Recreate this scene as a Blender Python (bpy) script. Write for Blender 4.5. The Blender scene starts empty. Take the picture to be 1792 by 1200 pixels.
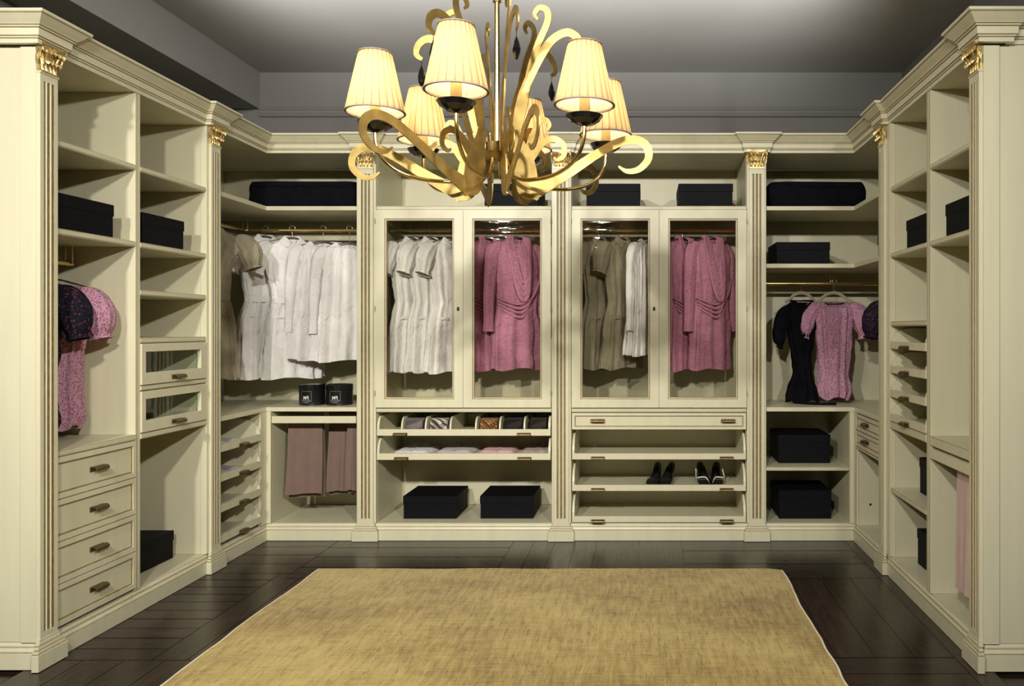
import bpy, bmesh, math, random
from mathutils import Vector, Matrix, noise
random.seed(7)
PI = math.pi
SC = bpy.context.scene
COL = SC.collection

# ------------------------------------------------------------------ camera
cam = bpy.data.cameras.new('camera')
cam.sensor_width = 36.0
cam.lens = 1418.0 / 1792.0 * 36.0
cam.shift_x = (896.0 - 1127.0) / 1792.0
cam.shift_y = (575.5 - 600.0) / 1792.0
cam.clip_start = 0.05
camo = bpy.data.objects.new('camera', cam)
camo.location = (0, 0, 1.331)
camo.rotation_euler = (PI / 2, 0, 0)
COL.objects.link(camo)
SC.camera = camo

# ------------------------------------------------------------------ light, world, exposure
SC.view_settings.view_transform = 'Standard'
SC.view_settings.look = 'None'
SC.view_settings.gamma = 1.0
SC.view_settings.exposure = 0.0
SC.view_settings.use_curve_mapping = False
SC.cycles.use_denoising = True
SC.cycles.max_bounces = 8
SC.cycles.diffuse_bounces = 3
SC.cycles.transparent_max_bounces = 12
SC.cycles.caustics_reflective = False
SC.cycles.caustics_refractive = False

w = bpy.data.worlds.new('room_dim')
w.use_nodes = True
w.node_tree.nodes['Background'].inputs[0].default_value = (0.9, 0.92, 1.0, 1)
w.node_tree.nodes['Background'].inputs[1].default_value = 0.02
SC.world = w


def area_light(name, loc, target, power, size, color, size_y=None, spread=PI):
    l = bpy.data.lights.new(name, 'AREA')
    l.energy = power
    l.size = size
    if size_y:
        l.shape = 'RECTANGLE'
        l.size_y = size_y
    l.color = color
    l.spread = spread
    o = bpy.data.objects.new(name, l)
    o.location = loc
    d = Vector(target) - Vector(loc)
    o.rotation_euler = d.to_track_quat('-Z', 'Y').to_euler()
    COL.objects.link(o)
    return o


WARM = (1.0, 0.96, 0.87)
area_light('showroom_spot_left', (-1.9, -0.8, 3.12), (-1.1, 5.2, 0.9), 47, 0.16, WARM, spread=math.radians(100))
area_light('showroom_spot_middle', (-0.6, -0.8, 3.12), (-1.0, 5.2, 0.9), 43, 0.16, WARM, spread=math.radians(100))
area_light('showroom_spot_right', (1.5, -0.8, 3.12), (-2.0, 4.6, 0.8), 31, 0.16, WARM, spread=math.radians(80))
area_light('added_ceiling_fill', (-0.6, 3.2, 2.70), (-0.6, 5.3, 3.50), 14.5, 3.4, (1.0, 0.99, 0.98), 0.06, spread=math.radians(36))  # unseen fill light, added to brighten the ceiling in place of floor bounce


# ------------------------------------------------------------------ node helpers and materials
def new_mat(name):
    m = bpy.data.materials.new(name)
    m.use_nodes = True
    nt = m.node_tree
    return m, nt, nt.nodes['Principled BSDF']


def mat(name, color, rough=0.5, metal=0.0, noise_amt=0.0, noise_scale=8.0, bump=0.0, bump_scale=60.0,
        stretch=None, spec=0.5, sheen=0.0, coat=0.0, rough_var=0.0):
    m, nt, b = new_mat(name)
    N, L = nt.nodes, nt.links
    b.inputs['Base Color'].default_value = (*color, 1)
    b.inputs['Roughness'].default_value = rough
    b.inputs['Metallic'].default_value = metal
    b.inputs['Specular IOR Level'].default_value = spec
    b.inputs['Coat Weight'].default_value = coat
    if sheen:
        b.inputs['Sheen Weight'].default_value = sheen
    tc = N.new('ShaderNodeTexCoord')
    mp = N.new('ShaderNodeMapping')
    L.new(tc.outputs['Object'], mp.inputs['Vector'])
    if stretch:
        mp.inputs['Scale'].default_value = stretch
    if noise_amt:
        n = N.new('ShaderNodeTexNoise')
        n.inputs['Scale'].default_value = noise_scale
        n.inputs['Detail'].default_value = 5
        L.new(mp.outputs[0], n.inputs['Vector'])
        r = N.new('ShaderNodeValToRGB')
        r.color_ramp.elements[0].position = 0.3
        r.color_ramp.elements[1].position = 0.7
        r.color_ramp.elements[0].color = (*[max(0, c * (1 - noise_amt)) for c in color], 1)
        r.color_ramp.elements[1].color = (*[min(1, c * (1 + noise_amt)) for c in color], 1)
        L.new(n.outputs['Fac'], r.inputs['Fac'])
        L.new(r.outputs[0], b.inputs['Base Color'])
        if rough_var:
            mr = N.new('ShaderNodeMapRange')
            mr.inputs['To Min'].default_value = max(0.02, rough - rough_var)
            mr.inputs['To Max'].default_value = rough + rough_var
            L.new(n.outputs['Fac'], mr.inputs['Value'])
            L.new(mr.outputs[0], b.inputs['Roughness'])
    if bump:
        n2 = N.new('ShaderNodeTexNoise')
        n2.inputs['Scale'].default_value = bump_scale
        n2.inputs['Detail'].default_value = 4
        L.new(mp.outputs[0], n2.inputs['Vector'])
        bp = N.new('ShaderNodeBump')
        bp.inputs['Strength'].default_value = bump
        bp.inputs['Distance'].default_value = 0.002
        L.new(n2.outputs['Fac'], bp.inputs['Height'])
        L.new(bp.outputs[0], b.inputs['Normal'])
    return m


CREAM_C = (0.68, 0.645, 0.465)
M = {}
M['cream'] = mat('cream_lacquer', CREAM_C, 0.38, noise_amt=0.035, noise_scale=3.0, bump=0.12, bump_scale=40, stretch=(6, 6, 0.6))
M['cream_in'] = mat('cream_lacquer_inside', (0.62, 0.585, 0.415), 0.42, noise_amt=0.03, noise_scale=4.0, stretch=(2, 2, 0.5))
M['glaze'] = mat('antique_gold_glaze', (0.27, 0.195, 0.080), 0.5, noise_amt=0.25, noise_scale=30)
M['gold'] = mat('gilded_carving', (0.66, 0.49, 0.21), 0.36, metal=0.8, noise_amt=0.25, noise_scale=60, bump=0.6, bump_scale=140)
M['wall'] = mat('grey_wall_paint', (0.185, 0.178, 0.170), 0.8, noise_amt=0.03, noise_scale=1.2)
M['ceil'] = mat('grey_ceiling_paint', (0.56, 0.55, 0.535), 0.85, noise_amt=0.06, noise_scale=0.9)
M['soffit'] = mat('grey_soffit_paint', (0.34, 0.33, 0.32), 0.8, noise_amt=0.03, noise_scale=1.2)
M['box'] = mat('black_card', (0.0025, 0.0025, 0.0045), 0.65, spec=0.15, noise_amt=0.2, noise_scale=30, bump=0.15, bump_scale=200)
M['blackcloth'] = mat('black_cloth', (0.004, 0.004, 0.0065), 0.9, noise_amt=0.3, noise_scale=20, bump=0.4, bump_scale=120, spec=0.1)
M['patent'] = mat('black_patent_leather', (0.006, 0.006, 0.008), 0.12, coat=0.5)
M['white_leather'] = mat('white_leather_piping', (0.75, 0.73, 0.68), 0.4)
M['brass'] = mat('polished_brass_tube', (0.72, 0.55, 0.24), 0.22, metal=1.0)
M['handle'] = mat('antique_bronze', (0.17, 0.125, 0.055), 0.38, metal=0.8, noise_amt=0.3, noise_scale=120)
M['steel'] = mat('hanger_wire', (0.55, 0.50, 0.40), 0.3, metal=1.0)
M['hanger'] = mat('pale_hanger', (0.36, 0.32, 0.23), 0.4)
M['dark'] = mat('dark_hole', (0.01, 0.009, 0.007), 0.6)
M['fringe'] = mat('pale_rug_binding', (0.78, 0.72, 0.55), 0.9, noise_amt=0.1, noise_scale=50)
M['tin'] = mat('black_tin', (0.008, 0.008, 0.010), 0.25, coat=0.3)
M['print'] = mat('white_print', (0.75, 0.73, 0.70), 0.5)
M['printgrey'] = mat('grey_print', (0.30, 0.29, 0.28), 0.5)
M['crystal'] = mat('black_crystal', (0.004, 0.004, 0.005), 0.04, coat=1.0)
M['dish'] = mat('black_glass_dish', (0.006, 0.005, 0.005), 0.10, coat=0.6)


def cloth(name, color, var=0.08, weave=0.0, stripe=None, rough=0.85, crease=0.75):
    m, nt, b = new_mat(name)
    N, L = nt.nodes, nt.links
    b.inputs['Roughness'].default_value = rough
    b.inputs['Specular IOR Level'].default_value = 0.2
    b.inputs['Sheen Weight'].default_value = 0.1
    tc = N.new('ShaderNodeTexCoord')
    mp = N.new('ShaderNodeMapping')
    mp.inputs['Scale'].default_value = (10, 10, 90) if weave else (6, 6, 3)
    L.new(tc.outputs['Object'], mp.inputs['Vector'])
    n = N.new('ShaderNodeTexNoise')
    n.inputs['Scale'].default_value = 3.0
    n.inputs['Detail'].default_value = 4
    L.new(mp.outputs[0], n.inputs['Vector'])
    r = N.new('ShaderNodeValToRGB')
    r.color_ramp.elements[0].position = 0.35
    r.color_ramp.elements[1].position = 0.65
    v = var + weave
    r.color_ramp.elements[0].color = (*[c * (1 - v) for c in color], 1)
    r.color_ramp.elements[1].color = (*[min(1, c * (1 + v)) for c in color], 1)
    L.new(n.outputs['Fac'], r.inputs['Fac'])
    out = r.outputs[0]
    if stripe:
        wv = N.new('ShaderNodeTexWave')
        wv.inputs['Scale'].default_value = stripe[1]
        wv.bands_direction = stripe[2]
        if len(stripe) > 3:
            wv.inputs['Distortion'].default_value = stripe[3]
        L.new(tc.outputs['Object'], wv.inputs['Vector'])
        rr = N.new('ShaderNodeValToRGB')
        rr.color_ramp.elements[0].position = 0.55
        rr.color_ramp.elements[1].position = 0.68
        L.new(wv.outputs['Fac'], rr.inputs['Fac'])
        mx = N.new('ShaderNodeMix')
        mx.data_type = 'RGBA'
        L.new(rr.outputs[0], mx.inputs['Factor'])
        L.new(out, mx.inputs['A'])
        mx.inputs['B'].default_value = (*stripe[0], 1)
        out = mx.outputs['Result']
    L.new(out, b.inputs['Base Color'])
    n2 = N.new('ShaderNodeTexNoise')
    n2.inputs['Scale'].default_value = 9
    n2.inputs['Detail'].default_value = 7
    n2.inputs['Distortion'].default_value = 0.8
    L.new(tc.outputs['Object'], n2.inputs['Vector'])
    bp = N.new('ShaderNodeBump')
    bp.inputs['Strength'].default_value = crease
    bp.inputs['Distance'].default_value = 0.03 if crease > .3 else 0.008
    L.new(n2.outputs['Fac'], bp.inputs['Height'])
    L.new(bp.outputs[0], b.inputs['Normal'])
    return m


M['white'] = cloth('white_cotton', (0.90, 0.88, 0.86), 0.04)
M['white2'] = cloth('white_voile', (0.85, 0.83, 0.82), 0.05)
M['taupe'] = cloth('taupe_cotton', (0.33, 0.29, 0.20), 0.10)
M['pink'] = cloth('pink_jersey', (0.56, 0.235, 0.345), 0.06, weave=0.14)
M['mauve'] = cloth('mauve_wool', (0.195, 0.130, 0.110), 0.05, crease=0.2)
M['palepink'] = cloth('pale_pink_cotton', (0.62, 0.45, 0.41), 0.05, crease=0.2)
M['lilac'] = cloth('lilac_cotton', (0.50, 0.45, 0.50), 0.06)
M['shirtwhite'] = cloth('white_shirting', (0.70, 0.69, 0.72), 0.04)
M['shirtpink'] = cloth('pink_shirting', (0.66, 0.42, 0.44), 0.05)
M['shirtstripe'] = cloth('checked_shirting', (0.68, 0.66, 0.64), 0.03, stripe=((0.34, 0.29, 0.30), 36, 'X'))
M['shirtbeige'] = cloth('beige_shirting', (0.45, 0.34, 0.31), 0.05)
M['tie_dot'] = cloth('grey_dotted_silk', (0.08, 0.062, 0.072), 0.05, stripe=((0.30, 0.25, 0.25), 75, 'DIAGONAL'), rough=0.5)
M['tie_white'] = cloth('white_tartan_silk', (0.62, 0.58, 0.54), 0.05, stripe=((0.12, 0.07, 0.06), 12, 'DIAGONAL', 2.0), rough=0.5)
M['tie_rust'] = cloth('rust_striped_silk', (0.17, 0.055, 0.018), 0.1, stripe=((0.42, 0.24, 0.08), 24, 'DIAGONAL', 1.0), rough=0.4, crease=0.2)
M['tie_dark'] = cloth('dark_brown_silk', (0.014, 0.009, 0.008), 0.2, rough=0.6, crease=0.2)
M['tie_brown'] = cloth('brown_silk', (0.024, 0.014, 0.010), 0.2, rough=0.6, crease=0.2)


def floral(name, base, spots, scale):
    m, nt, b = new_mat(name)
    N, L = nt.nodes, nt.links
    b.inputs['Roughness'].default_value = 0.85
    b.inputs['Specular IOR Level'].default_value = 0.2
    tc = N.new('ShaderNodeTexCoord')
    src = None
    col = None
    for i, (c, sc, lo, hi) in enumerate(spots):
        v = N.new('ShaderNodeTexVoronoi')
        v.inputs['Scale'].default_value = sc * scale
        L.new(tc.outputs['Object'], v.inputs['Vector'])
        r = N.new('ShaderNodeValToRGB')
        r.color_ramp.elements[0].position = lo
        r.color_ramp.elements[1].position = hi
        r.color_ramp.elements[0].color = (1, 1, 1, 1)
        r.color_ramp.elements[1].color = (0, 0, 0, 1)
        L.new(v.outputs['Distance'], r.inputs['Fac'])
        mx = N.new('ShaderNodeMix')
        mx.data_type = 'RGBA'
        L.new(r.outputs[0], mx.inputs['Factor'])
        if col is None:
            mx.inputs['A'].default_value = (*base, 1)
        else:
            L.new(col, mx.inputs['A'])
        mx.inputs['B'].default_value = (*c, 1)
        col = mx.outputs['Result']
    L.new(col, b.inputs['Base Color'])
    return m


M['floral_pink'] = floral('pink_floral_cotton', (0.58, 0.32, 0.43), [((0.27, 0.05, 0.15), 1.0, 0.28, 0.42), ((0.10, 0.04, 0.06), 1.6, 0.16, 0.26)], 118)
M['floral_dark'] = floral('dark_floral_cotton', (0.008, 0.008, 0.014), [((0.15, 0.04, 0.09), 1.0, 0.14, 0.36), ((0.06, 0.03, 0.08), 1.7, 0.2, 0.3)], 62)


def gold_leaf():
    m, nt, b = new_mat('gold_leaf_sheet')
    N, L = nt.nodes, nt.links
    b.inputs['Metallic'].default_value = 0.85
    tc = N.new('ShaderNodeTexCoord')
    n = N.new('ShaderNodeTexNoise')
    n.inputs['Scale'].default_value = 22
    n.inputs['Detail'].default_value = 6
    L.new(tc.outputs['Object'], n.inputs['Vector'])
    r = N.new('ShaderNodeValToRGB')
    r.color_ramp.elements[0].position = 0.3
    r.color_ramp.elements[1].position = 0.7
    r.color_ramp.elements[0].color = (0.27, 0.19, 0.062, 1)
    r.color_ramp.elements[1].color = (0.48, 0.35, 0.125, 1)
    L.new(n.outputs['Fac'], r.inputs['Fac'])
    L.new(r.outputs[0], b.inputs['Base Color'])
    b.inputs['Roughness'].default_value = 0.46
    return m


M['leaf'] = gold_leaf()


def wood():
    m, nt, b = new_mat('dark_stained_planks')
    N, L = nt.nodes, nt.links
    tc = N.new('ShaderNodeTexCoord')
    mp = N.new('ShaderNodeMapping')
    mp.inputs['Scale'].default_value = (1.2, 18, 18)
    L.new(tc.outputs['Object'], mp.inputs['Vector'])
    oi = N.new('ShaderNodeObjectInfo')
    n = N.new('ShaderNodeTexNoise')
    n.noise_dimensions = '4D'
    n.inputs['Scale'].default_value = 2.2
    n.inputs['Detail'].default_value = 6
    n.inputs['Roughness'].default_value = 0.65
    mul = N.new('ShaderNodeMath')
    mul.operation = 'MULTIPLY'
    mul.inputs[1].default_value = 37.0
    L.new(oi.outputs['Random'], mul.inputs[0])
    L.new(mul.outputs[0], n.inputs['W'])
    L.new(mp.outputs[0], n.inputs['Vector'])
    r = N.new('ShaderNodeValToRGB')
    e = r.color_ramp.elements
    e[0].position = 0.30
    e[0].color = (0.008, 0.005, 0.004, 1)
    e[1].position = 0.78
    e[1].color = (0.050, 0.024, 0.015, 1)
    k = e.new(0.55)
    k.color = (0.020, 0.011, 0.008, 1)
    L.new(n.outputs['Fac'], r.inputs['Fac'])
    hs = N.new('ShaderNodeHueSaturation')
    mr = N.new('ShaderNodeMapRange')
    mr.inputs['To Min'].default_value = 0.75
    mr.inputs['To Max'].default_value = 1.3
    L.new(oi.outputs['Random'], mr.inputs['Value'])
    L.new(mr.outputs[0], hs.inputs['Value'])
    L.new(r.outputs[0], hs.inputs['Color'])
    L.new(hs.outputs[0], b.inputs['Base Color'])
    mr2 = N.new('ShaderNodeMapRange')
    mr2.inputs['To Min'].default_value = 0.16
    mr2.inputs['To Max'].default_value = 0.38
    L.new(n.outputs['Fac'], mr2.inputs['Value'])
    L.new(mr2.outputs[0], b.inputs['Roughness'])
    bp = N.new('ShaderNodeBump')
    bp.inputs['Strength'].default_value = 0.25
    bp.inputs['Distance'].default_value = 0.002
    L.new(n.outputs['Fac'], bp.inputs['Height'])
    L.new(bp.outputs[0], b.inputs['Normal'])
    return m


M['wood'] = wood()


def rug_mat():
    m, nt, b = new_mat('golden_olive_pile')
    N, L = nt.nodes, nt.links
    b.inputs['Roughness'].default_value = 0.95
    b.inputs['Specular IOR Level'].default_value = 0.1
    b.inputs['Sheen Weight'].default_value = 0.25
    tc = N.new('ShaderNodeTexCoord')

    def nz(scale, st, detail=5):
        mp = N.new('ShaderNodeMapping')
        mp.inputs['Scale'].default_value = st
        L.new(tc.outputs['Object'], mp.inputs['Vector'])
        n = N.new('ShaderNodeTexNoise')
        n.inputs['Scale'].default_value = scale
        n.inputs['Detail'].default_value = detail
        n.inputs['Roughness'].default_value = 0.6
        L.new(mp.outputs[0], n.inputs['Vector'])
        return n

    big = nz(1.1, (1, 1.6, 1))
    str1 = nz(9.0, (5.0, 0.7, 1))
    str2 = nz(10.0, (0.8, 7.0, 1))
    fine = nz(160.0, (1, 1, 1), 2)
    r = N.new('ShaderNodeValToRGB')
    e = r.color_ramp.elements
    e[0].position = 0.39
    e[0].color = (0.20, 0.115, 0.022, 1)
    e[1].position = 0.59
    e[1].color = (0.56, 0.43, 0.145, 1)
    k = e.new(0.49)
    k.color = (0.40, 0.29, 0.085, 1)

    def mm(a, b_, op, v=None):
        x = N.new('ShaderNodeMath')
        x.operation = op
        L.new(a, x.inputs[0])
        if v is None:
            L.new(b_, x.inputs[1])
        else:
            x.inputs[1].default_value = v
        return x.outputs[0]
    s = mm(mm(big.outputs['Fac'], None, 'MULTIPLY', 0.40), mm(str1.outputs['Fac'], None, 'MULTIPLY', 0.26), 'ADD')
    s = mm(s, mm(str2.outputs['Fac'], None, 'MULTIPLY', 0.16), 'ADD')
    s = mm(s, mm(fine.outputs['Fac'], None, 'MULTIPLY', 0.18), 'ADD')
    L.new(s, r.inputs['Fac'])
    # short dark flecks running with the warp
    fl = nz(14.0, (9.0, 0.9, 1), 3)
    r2 = N.new('ShaderNodeValToRGB')
    r2.color_ramp.elements[0].position = 0.32
    r2.color_ramp.elements[1].position = 0.41
    r2.color_ramp.elements[0].color = (0.55, 0.50, 0.45, 1)
    r2.color_ramp.elements[1].color = (1, 1, 1, 1)
    L.new(fl.outputs['Fac'], r2.inputs['Fac'])
    mx = N.new('ShaderNodeMix')
    mx.data_type = 'RGBA'
    mx.blend_type = 'MULTIPLY'
    mx.inputs['Factor'].default_value = 1.0
    L.new(r.outputs[0], mx.inputs['A'])
    L.new(r2.outputs[0], mx.inputs['B'])
    L.new(mx.outputs['Result'], b.inputs['Base Color'])
    bp = N.new('ShaderNodeBump')
    bp.inputs['Strength'].default_value = 0.5
    bp.inputs['Distance'].default_value = 0.004
    L.new(s, bp.inputs['Height'])
    L.new(bp.outputs[0], b.inputs['Normal'])
    return m


M['rug'] = rug_mat()


def glass_mat(name, tint, wav, refl_rough):
    m = bpy.data.materials.new(name)
    m.use_nodes = True
    nt = m.node_tree
    N, L = nt.nodes, nt.links
    for n in list(N):
        N.remove(n)
    out = N.new('ShaderNodeOutputMaterial')
    tr = N.new('ShaderNodeBsdfTransparent')
    tr.inputs[0].default_value = (*tint, 1)
    gl = N.new('ShaderNodeBsdfGlossy')
    gl.inputs['Roughness'].default_value = refl_rough
    fr = N.new('ShaderNodeFresnel')
    fr.inputs['IOR'].default_value = 1.5
    mx = N.new('ShaderNodeMixShader')
    tc = N.new('ShaderNodeTexCoord')
    mp = N.new('ShaderNodeMapping')
    mp.inputs['Scale'].default_value = (2.2, 1, 9)
    n = N.new('ShaderNodeTexNoise')
    n.inputs['Scale'].default_value = 3.2
    n.inputs['Detail'].default_value = 3
    bp = N.new('ShaderNodeBump')
    bp.inputs['Strength'].default_value = wav
    bp.inputs['Distance'].default_value = 0.02
    L.new(tc.outputs['Object'], mp.inputs['Vector'])
    L.new(mp.outputs[0], n.inputs['Vector'])
    L.new(n.outputs['Fac'], bp.inputs['Height'])
    L.new(bp.outputs[0], gl.inputs['Normal'])
    L.new(bp.outputs[0], fr.inputs['Normal'])
    geo = N.new('ShaderNodeNewGeometry')       # no total reflection on the way out of a thin pane
    inv = N.new('ShaderNodeMath')
    inv.operation = 'SUBTRACT'
    inv.inputs[0].default_value = 1.0
    mlt = N.new('ShaderNodeMath')
    mlt.operation = 'MULTIPLY'
    L.new(geo.outputs['Backfacing'], inv.inputs[1])
    L.new(inv.outputs[0], mlt.inputs[0])
    L.new(fr.outputs[0], mlt.inputs[1])
    L.new(mlt.outputs[0], mx.inputs['Fac'])
    L.new(tr.outputs[0], mx.inputs[1])
    L.new(gl.outputs[0], mx.inputs[2])
    L.new(mx.outputs[0], out.inputs['Surface'])
    return m


M['glass'] = glass_mat('hand_drawn_glass', (0.97, 0.97, 0.95), 0.10, 0.03)
M['glass2'] = glass_mat('drawer_glass', (0.90, 0.93, 0.90), 0.02, 0.02)
M['plastic'] = glass_mat('clear_hanger_plastic', (0.80, 0.80, 0.77), 0.0, 0.1)


def shade_mat(tc_=(0.92, 0.80, 0.55), dc_=(0.30, 0.25, 0.185)):
    m, nt, b = new_mat('pleated_ivory_silk')
    N, L = nt.nodes, nt.links
    out = N['Material Output']
    b.inputs['Base Color'].default_value = (*dc_, 1)
    b.inputs['Roughness'].default_value = 0.8
    tl = N.new('ShaderNodeBsdfTranslucent')
    tl.inputs[0].default_value = (*tc_, 1)
    mx = N.new('ShaderNodeMixShader')
    mx.inputs[0].default_value = 0.55
    L.new(b.outputs[0], mx.inputs[1])
    L.new(tl.outputs[0], mx.inputs[2])
    L.new(mx.outputs[0], out.inputs['Surface'])
    return m


M['shade'] = shade_mat()
M['lining'] = shade_mat((0.98, 0.90, 0.74), (0.92, 0.90, 0.84))
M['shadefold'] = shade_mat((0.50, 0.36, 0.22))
M['trimband'] = mat('taupe_shade_binding', (0.30, 0.23, 0.19), 0.7)


def emit(name, color, strength):
    m = bpy.data.materials.new(name)
    m.use_nodes = True
    nt = m.node_tree
    b = nt.nodes['Principled BSDF']
    b.inputs['Base Color'].default_value = (*color, 1)
    b.inputs['Emission Color'].default_value = (*color, 1)
    b.inputs['Emission Strength'].default_value = strength
    return m


M['bulb'] = emit('lit_bulb', (1.0, 0.80, 0.45), 3.5)
M['candle'] = mat('ivory_candle_sleeve', (0.80, 0.60, 0.30), 0.5)

# ------------------------------------------------------------------ object helpers
WLOC = {}


def link(name, me, parent=None, origin=None, mats=None, smooth=False, bevel=0.0):
    o = bpy.data.objects.new(name, me)
    COL.objects.link(o)
    return o


def finish(name, bm, mats, parent=None, smooth=False, bevel=0.0, angle=35, local=False, kind=None, weld=False):
    """bm is in world coordinates (or local when local=True); the object's origin goes to the base centre of its bounds"""
    if weld:
        bmesh.ops.remove_doubles(bm, verts=bm.verts, dist=1e-5)
    bmesh.ops.recalc_face_normals(bm, faces=bm.faces)
    me = bpy.data.meshes.new(name)
    xs = [v.co for v in bm.verts]
    lo = Vector((min(v.x for v in xs), min(v.y for v in xs), min(v.z for v in xs)))
    hi = Vector((max(v.x for v in xs), max(v.y for v in xs), max(v.z for v in xs)))
    org = Vector(((lo.x + hi.x) / 2, (lo.y + hi.y) / 2, lo.z))
    bmesh.ops.translate(bm, verts=bm.verts, vec=-org)
    bm.to_mesh(me)
    bm.free()
    for mm in (mats if isinstance(mats, (list, tuple)) else [mats]):
        me.materials.append(M[mm])
    if smooth:
        for p in me.polygons:
            p.use_smooth = True
        if angle:
            me.set_sharp_from_angle(angle=math.radians(angle))
    o = bpy.data.objects.new(name, me)
    COL.objects.link(o)
    base = Vector((0, 0, 0))
    if parent is not None:
        o.parent = parent
        base = WLOC[parent.name]
    o.location = org - base
    WLOC[o.name] = org.copy() if parent is None or True else org
    if bevel:
        md = o.modifiers.new('edge', 'BEVEL')
        md.width = bevel
        md.segments = 1
        md.limit_method = 'ANGLE'
    if kind:
        o['kind'] = kind
    return o


def thing(name, label, cat, loc=(0, 0, 0), group=None, rz=0.0):
    o = bpy.data.objects.new(name, None)
    o.empty_display_size = 0.1
    COL.objects.link(o)
    o.location = loc
    o.rotation_euler.z = rz
    WLOC[o.name] = Vector(loc)
    o['label'] = label
    o['category'] = cat
    if group:
        o['group'] = group
    return o


def tag(o, label, cat, group=None):
    o['label'] = label
    o['category'] = cat
    if group:
        o['group'] = group
    return o


def place(t, loc, rz=0.0):
    """move a thing built around the world origin"""
    t.location = loc
    t.rotation_euler.z = rz
    return t


def dup(root, loc, rz, label, group=None):
    r = root.copy()
    COL.objects.link(r)
    r.location = loc
    r.rotation_euler.z = rz
    r['label'] = label
    if group:
        r['group'] = group
    for ch in list(root.children):
        c = ch.copy()
        COL.objects.link(c)
        c.parent = r
        for g in list(ch.children):
            d = g.copy()
            COL.objects.link(d)
            d.parent = c
    return r


def box(bm, x0, x1, y0, y1, z0, z1, mi=0):
    if x0 > x1: x0, x1 = x1, x0
    if y0 > y1: y0, y1 = y1, y0
    if z0 > z1: z0, z1 = z1, z0
    v = [bm.verts.new(p) for p in ((x0, y0, z0), (x1, y0, z0), (x1, y1, z0), (x0, y1, z0),
                                   (x0, y0, z1), (x1, y0, z1), (x1, y1, z1), (x0, y1, z1))]
    for f in ((0, 3, 2, 1), (4, 5, 6, 7), (0, 1, 5, 4), (1, 2, 6, 5), (2, 3, 7, 6), (3, 0, 4, 7)):
        bm.faces.new([v[i] for i in f]).material_index = mi
    return v


def prism(bm, pts, z0, z1, mi=0):
    lo = [bm.verts.new((x, y, z0)) for x, y in pts]
    hi = [bm.verts.new((x, y, z1)) for x, y in pts]
    bm.faces.new(lo[::-1]).material_index = mi
    bm.faces.new(hi).material_index = mi
    n = len(pts)
    for i in range(n):
        bm.faces.new((lo[i], lo[(i + 1) % n], hi[(i + 1) % n], hi[i])).material_index = mi


def tube(bm, pts, rad, n=10, mi=0, cap=True, up=None):
    """tube along points; rad number or list"""
    pts = [Vector(p) for p in pts]
    R = rad if isinstance(rad, (list, tuple)) else [rad] * len(pts)
    rings = []
    prev = None
    for i, p in enumerate(pts):
        a = pts[max(0, i - 1)]
        b = pts[min(len(pts) - 1, i + 1)]
        t = (b - a).normalized()
        if prev is None:
            u = t.orthogonal().normalized() if up is None else (Vector(up) - t * t.dot(Vector(up))).normalized()
        else:
            u = (prev - t * t.dot(prev))
            u = u.normalized() if u.length > 1e-6 else t.orthogonal().normalized()
        prev = u
        v = t.cross(u)
        rr = R[i]
        ra, rb = rr if isinstance(rr, tuple) else (rr, rr)
        rings.append([bm.verts.new(p + u * math.cos(2 * PI * k / n) * ra + v * math.sin(2 * PI * k / n) * rb) for k in range(n)])
    for a, b in zip(rings, rings[1:]):
        for k in range(n):
            bm.faces.new((a[k], a[(k + 1) % n], b[(k + 1) % n], b[k])).material_index = mi
    if cap:
        bm.faces.new(rings[0][::-1]).material_index = mi
        bm.faces.new(rings[-1]).material_index = mi
    return rings


def lathe(bm, prof, n=24, center=(0, 0, 0), mi=0, pleat=None):
    """profile [(r,z)] round the z axis"""
    cx, cy, cz = center
    rings = []
    for (r, z) in prof:
        ring = []
        for k in range(n):
            a = 2 * PI * k / n
            rr = r * (1 + (pleat if k % 2 else -pleat)) if pleat else r
            ring.append(bm.verts.new((cx + rr * math.cos(a), cy + rr * math.sin(a), cz + z)))
        rings.append(ring)
    for a, b in zip(rings, rings[1:]):
        for k in range(n):
            bm.faces.new((a[k], a[(k + 1) % n], b[(k + 1) % n], b[k])).material_index = mi
    return rings


def spline(pts, seg=8):
    """Catmull-Rom through tuples of any length"""
    P = [tuple(p) for p in pts]
    P = [P[0]] + P + [P[-1]]
    out = []
    for i in range(1, len(P) - 2):
        for s in range(seg):
            t = s / seg
            out.append(tuple(0.5 * ((2 * b) + (-a + c) * t + (2 * a - 5 * b + 4 * c - d) * t * t + (-a + 3 * b - 3 * c + d) * t ** 3)
                             for a, b, c, d in zip(P[i - 1], P[i], P[i + 1], P[i + 2])))
    out.append(P[-2])
    return out


# ------------------------------------------------------------------ layout numbers (metres)
YB, XL, XR = 5.10, -2.375, 1.320          # front planes of the back, left and right runs
DEP = 0.55
TOP = 2.437
BOT = 0.108


class Run:
    def __init__(s, kind): s.k = kind

    def p(s, a, o):
        return {'back': (a, YB - o), 'left': (XL + o, a), 'right': (XR - o, a), 'end_l': (a, 3.165 - o), 'end_r': (a, 3.150 - o)}[s.k]


BACK, LEFT, RIGHT = Run('back'), Run('left'), Run('right')


def rbox(bm, run, a0, a1, o0, o1, z0, z1, mi=0):
    x0, y0 = run.p(a0, o0)
    x1, y1 = run.p(a1, o1)
    box(bm, x0, x1, y0, y1, z0, z1, mi)


def one(name, run, a0, a1, o0, o1, z0, z1, m, parent, bevel=0.0015):
    bm = bmesh.new()
    rbox(bm, run, a0, a1, o0, o1, z0, z1)
    return finish(name, bm, m, parent, bevel=bevel)


# ------------------------------------------------------------------ room shell
RX0, RX1, RY0, RY1, RZ = -3.145, 1.90, -2.6, 5.97, 3.22


def struct(name, b, m):
    bm = bmesh.new()
    box(bm, *b)
    return finish(name, bm, m, kind='structure')


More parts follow.
